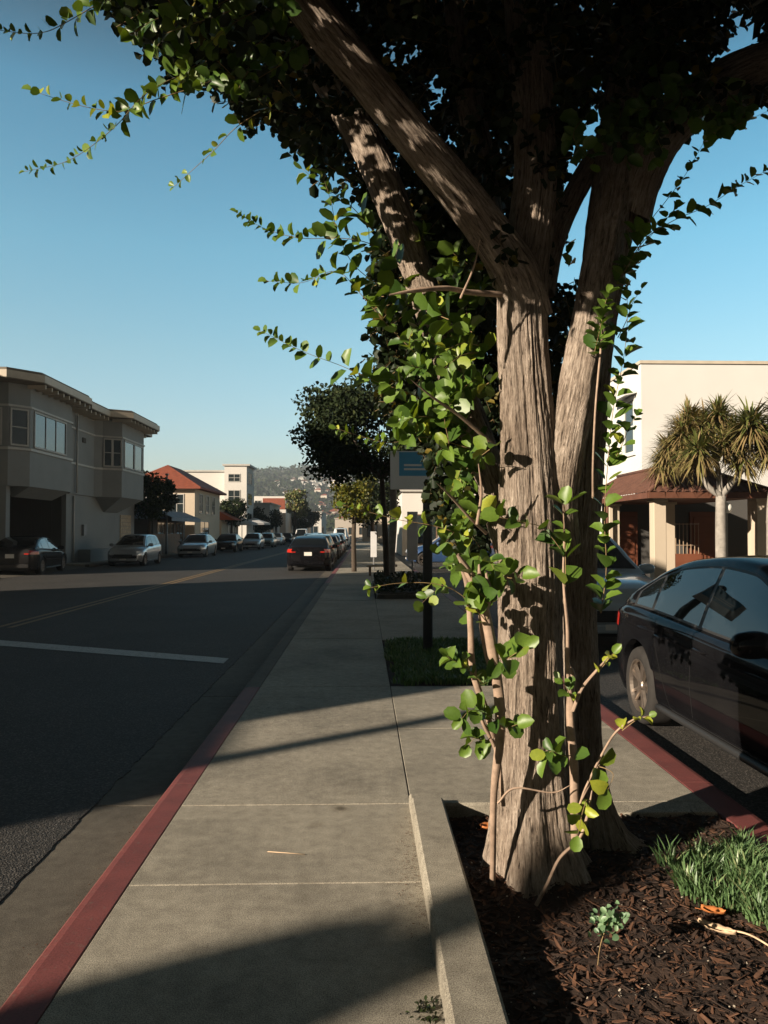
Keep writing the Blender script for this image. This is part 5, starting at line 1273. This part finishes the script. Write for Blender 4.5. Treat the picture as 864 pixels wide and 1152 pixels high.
# corrugated slopes: ribs run up the slope
def slope(mb, e0, e1, r0, r1, n_r, amp=.025):
    e0, e1, r0, r1 = map(Vector, (e0, e1, r0, r1)); nu = n_r*8
    nn = (e1-e0).cross(r0-e0+Vector((0,0,1e-4))).normalized(); nn = nn if nn.z > 0 else -nn
    L_e = (e1-e0).length; ed = (e1-e0)/L_e
    def fn(u, v):
        a = e0+(e1-e0)*u; b = r0+(r1-r0)*u
        # ribs keep parallel: travel straight up slope, clip to the hip lines
        p = a.lerp(b, v); d = (p-e0).dot(ed)
        return p+nn*amp*(abs(math.sin(d/L_e*n_r*PI))-.3+.25*((v*9) % 1.0)*.5)
    mb.grid(fn, nu*2, 36)
slope(rf, (EX0,EY0,ZE), (EX1,EY0,ZE), (mid-.02,ap,ZR), (mid+.02,ap,ZR), 15)
slope(rf, (EX0,EY1,ZE), (EX0,EY0,ZE), (mid,EY1,ZR), (mid,ap,ZR), 34)
slope(rf, (EX1,EY0,ZE), (EX1,EY1,ZE), (mid,ap,ZR), (mid,EY1,ZR), 34)
ro = part('roof', rf, 'tile', po, True)
mb = MB(); mb.tube([(EX0,EY0,ZE+.03),(mid,ap,ZR+.04)], .05, 8); mb.tube([(EX1,EY0,ZE+.03),(mid,ap,ZR+.04)], .05, 8); mb.tube([(mid,ap,ZR+.04),(mid,EY1,ZR+.04)], .05, 8); q = part('ridge_tiles', mb, 'tile', po, True)
mb = MB(); mb.box(EX0-.02,EY0-.04,ZE-.15,EX1,EY0+.02,ZE-.01); mb.box(EX0-.04,EY0+.02,ZE-.15,EX0+.02,EY1,ZE-.01); mb.box(EX0+.02,EY0+.02,ZE-.12,EX1,EY1,ZE-.08); part('eaves_board', mb, 'rust', po)
for (x, y) in ((6.95,18.25),(6.95,21.6),(8.0,20.3),(9.45,18.25)):
    mb = MB(); mb.bbox(x,y,-.0,x+.30,y+.30,ZE-.22,.012); mb.bbox(x-.04,y-.04,ZE-.22,x+.34,y+.34,ZE-.151,.01); mb.bbox(x-.03,y-.03,0,x+.33,y+.33,.12,.01); part('column', mb, 'cream', po)
mb = MB(); mb.tube([(6.83,21.4,2.3),(6.83,21.4,0)], .04, 8); part('downpipe', mb, 'rust', po)
mb = MB(); mb.box(7.3,23.2,0,14,23.4,2.5); part('back_wall', mb, 'darkst', po)
for (x0, x1) in ((7.32,8.3),(9.9,11.0)):
    mb = MB(); mb.bbox(x0,23.1,0,x1,23.198,2.1,.01); 
    for z in (.15,.8,1.45): mb.bbox(x0+.1,23.07,z,x1-.1,23.1,z+.5,.01)
    q = part('door', mb, 'terra', po)
mb = MB(); mb.bbox(8.4,22.2,0,9.85,22.36,.85,.01); part('low_wall', mb, 'terra', po)
mb = MB()
for i in range(13): mb.tube([(8.45+i*.112,22.28,.85),(8.45+i*.112,22.28,1.75)], .012, 6)
mb.tube([(8.42,22.28,1.72),(9.82,22.28,1.72)], .015, 6); mb.tube([(8.42,22.28,1.1),(9.82,22.28,1.1)], .012, 6); part('railing', mb, 'iron', po)
mb = MB(); mb.box(9.8,19.2,0,14,19.4,2.5); o = mb.build('side_wall', M['cream']); tag(o, 'sunlit cream wall at the right edge beside the porch', 'wall')
lg = empty('globe_lamp', (8.30, 17.4, 0)); tag(lg, 'white globe lamp on a short post beside the pale yucca trunk', 'lamp')
mb = MB(); mb.lathe([(.06,0),(.05,.1),(.03,.2),(.025,1.9),(.06,1.92)], 12); mb.build('post', M['steel'], lg, True)
mb = MB(); mb.lathe([(.13*math.sin(PI*i/12)+.0005, 2.04-.13*math.cos(PI*i/12)) for i in range(13)], 20, cap=False); mb.build('globe', M['globe'], lg, True)

# yuccas
def yucca(name, label, x, y, heads, trunk_pts, group):
    root = empty(name, (x, y, 0)); tag(root, label, 'tree', group)
    t = MB()
    for pth, r0, r1 in trunk_pts: t.tube(catmull(pth, 5), np.linspace(r0, r1, (len(pth)-1)*5+1), 12)
    t.build('trunk', M['whitetrunk'], root, True)
    for (hx, hy, hz, n, ln, dead, kind_) in heads:
        mb = MB(); tone = []
        for i in range(int(n*1.6)):
            el = math.asin(rnd.uniform(-.75, 1)); az = rnd.uniform(0, 2*PI); L_ = ln*rnd.uniform(.7, 1.1)
            d = Vector((math.cos(az)*math.cos(el), math.sin(az)*math.cos(el), math.sin(el))); sd2 = d.cross(Vector((0,0,1))).normalized(); sd2 = sd2 if sd2.length > .1 else Vector((1,0,0))
            b = Vector((hx, hy, hz))+d*.05+Vector((rnd.gauss(0,.03),rnd.gauss(0,.03),rnd.gauss(0,.08))); vs = []
            dr_ = rnd.uniform(.1,.5)
            for f, wf in ((0,.6),(.4,1),(.75,.7),(1,.05)):
                c = b+d*L_*f+Vector((0,0,-dr_*L_*f*f)); vs += [c-sd2*wf*.016*ln/.5, c+sd2*wf*.016*ln/.5]
            mb.add(vs, [(0,1,3,2),(2,3,5,4),(4,5,7,6)]); tt = rnd.uniform(.80,1) if (el < -.1 or rnd.random() < dead) else rnd.uniform(.1,.78); tone += [tt]*8
        o = mb.build(kind_, M['yucca'], root); at = o.data.attributes.new('tone','FLOAT','POINT'); at.data.foreach_set('value', tone)
    return root
bxy = (7.95, 17.3)
def ly(px_, py_, Y): p = P(px_, py_, Y); return (p.x-bxy[0], p.y-bxy[1], p.z)
f0 = ly(811,558,17.3)
tp = [([(f0[0],0,0),ly(811,600,17.3),f0], .13, .11), ([f0, ly(795,545,17.3), ly(785,515,17.3)], .08, .05), ([f0, ly(822,545,17.3), ly(840,520,17.2), ly(845,490,17.1)], .08, .05), ([f0, ly(808,530,17.5), ly(800,500,17.6)], .07,.05)]
heads = [(*ly(768,490,17.8),300,.62,.75,'dry_rosette'), (*ly(752,508,17.9),240,.55,.7,'dry_rosette'), (*ly(790,482,17.9),300,.62,.7,'dry_rosette'), (*ly(775,510,17.6),220,.55,.6,'dry_rosette'),
         (*ly(786,508,17.1),240,.60,.15,'rosette'), (*ly(845,478,17.0),300,.70,.15,'rosette'), (*ly(868,500,17.2),260,.68,.3,'rosette'), (*ly(815,500,17.5),260,.6,.5,'rosette'), (*ly(835,515,17.4),220,.55,.5,'dry_rosette'), (*ly(745,522,18.0),200,.5,.6,'dry_rosette'), (*ly(775,475,18.0),280,.62,.8,'dry_rosette'), (*ly(808,470,17.8),280,.62,.4,'rosette'), (*ly(760,515,18.1),240,.6,.6,'dry_rosette'), (*ly(825,490,17.6),260,.65,.5,'rosette')]
yucca('yucca_tree', 'branching yucca with pale trunk and spiky rosettes before the tiled porch', bxy[0], bxy[1], heads, tp, None)
bxy = (9.15, 17.0); f0 = ly(868,560,17.0)
yucca('yucca_tree', 'second yucca cut by the right edge of the picture', bxy[0], bxy[1], [(*ly(880,470,17.0),260,.7,.3,'rosette')], [([(f0[0],0,0),ly(868,600,17.0),f0,ly(880,480,17)], .13, .06)], None)

# ------------------------------------------------------------------ hills, far houses, haze
def hillz(x, y):
    v = Vector((x*.0011, y*.0011, 0)); f = max(0, min(1, (y-330)/800)); f = f*f*(3-2*f)
    ridge = 78+26*noise.noise(Vector((x*.0028, 1.3, 0)))+9*noise.noise(Vector((x*.010, 2.3, 0)))
    return -.5+f*(ridge+13*noise.noise(v*5)+5*noise.noise(v*19))+4*max(0, min(1, (y-300)/200))*0
hm = MB(); hm.grid(lambda u, v: (-1500+u*3000, 320+v*1000, hillz(-1500+u*3000, 320+v*1000)), 170, 70); struct('hills', hm, M['hill'], True)
hx = [make_ for make_ in ()]
protos = []
for k_, (wm, rm) in enumerate((('house','redtile'),('farwhite','trim'),('farwhite','tile'))):
    q = empty('hillside_house'); q2 = MB(); q2.box(-5,-4,-3,5,4,4.2); q2.build('wall', M[wm], q)
    q2 = MB(); q2.add([(-5.6,-4.6,4.2),(5.6,-4.6,4.2),(5.6,4.6,4.2),(-5.6,4.6,4.2),(-2,0,6.4),(2,0,6.4)], [(0,1,5,4),(2,3,4,5),(1,2,5),(3,0,4),(3,2,1,0)]); q2.build('roof', M[rm], q)
    lab = ('beige hillside house with red roof far below the ridge', 'white hillside house with pale roof far below the ridge', 'white hillside house with brown roof far below the ridge')[k_]
    tag(q, lab, 'house', 'houses on the far hillside'); protos.append(q)
cnt = 0; r5 = random.Random(8); used = set()
while cnt < 120:
    y = r5.uniform(430, 900); X = (r5.gauss(378, 34)-409)/F*y; z = hillz(X, y)
    k_ = r5.randrange(3); src = protos[k_]
    q = src if k_ not in used else copy_tree(src); used.add(k_)
    q.location = (X, y, z+1.2); q.rotation_euler = (0, 0, r5.uniform(-.5,.5)); s_ = r5.uniform(.35,.7); q.scale = (s_, s_, s_); cnt += 1
n = 7000; yy = nr.uniform(400, 1000, n); xx = (nr.uniform(280, 440, n)-409)/F*yy; zz = np.array([hillz(a, b) for a, b in zip(xx, yy)])+nr.uniform(0,3,n)
tag(leaves_mesh('far_wood', np.stack([xx,yy,zz],1), rand_unit(n), rand_unit(n), nr.uniform(2,4.5,n), nr.uniform(0,.9,n), M['farleaf'], None, simple=True), 'scattered dark woods on the far hillside', 'woods', kind='stuff')

hz = MB(); hz.box(-1600, -120, -1.6, 1600, 1400, 122)
hm_ = bpy.data.materials.new('haze_air'); hm_.use_nodes = True; N = hm_.node_tree.nodes; N.clear(); L = hm_.node_tree.links
pvn = N.new('ShaderNodeVolumePrincipled'); pvn.inputs['Color'].default_value = (.80,.88,.95,1); pvn.inputs['Density'].default_value = .00045; pvn.inputs['Anisotropy'].default_value = .2
oo = N.new('ShaderNodeOutputMaterial'); L.new(pvn.outputs[0], oo.inputs['Volume'])
o = hz.build('haze', hm_); tag(o, 'thin pale haze in the air over the street and hills', 'haze', kind='stuff')
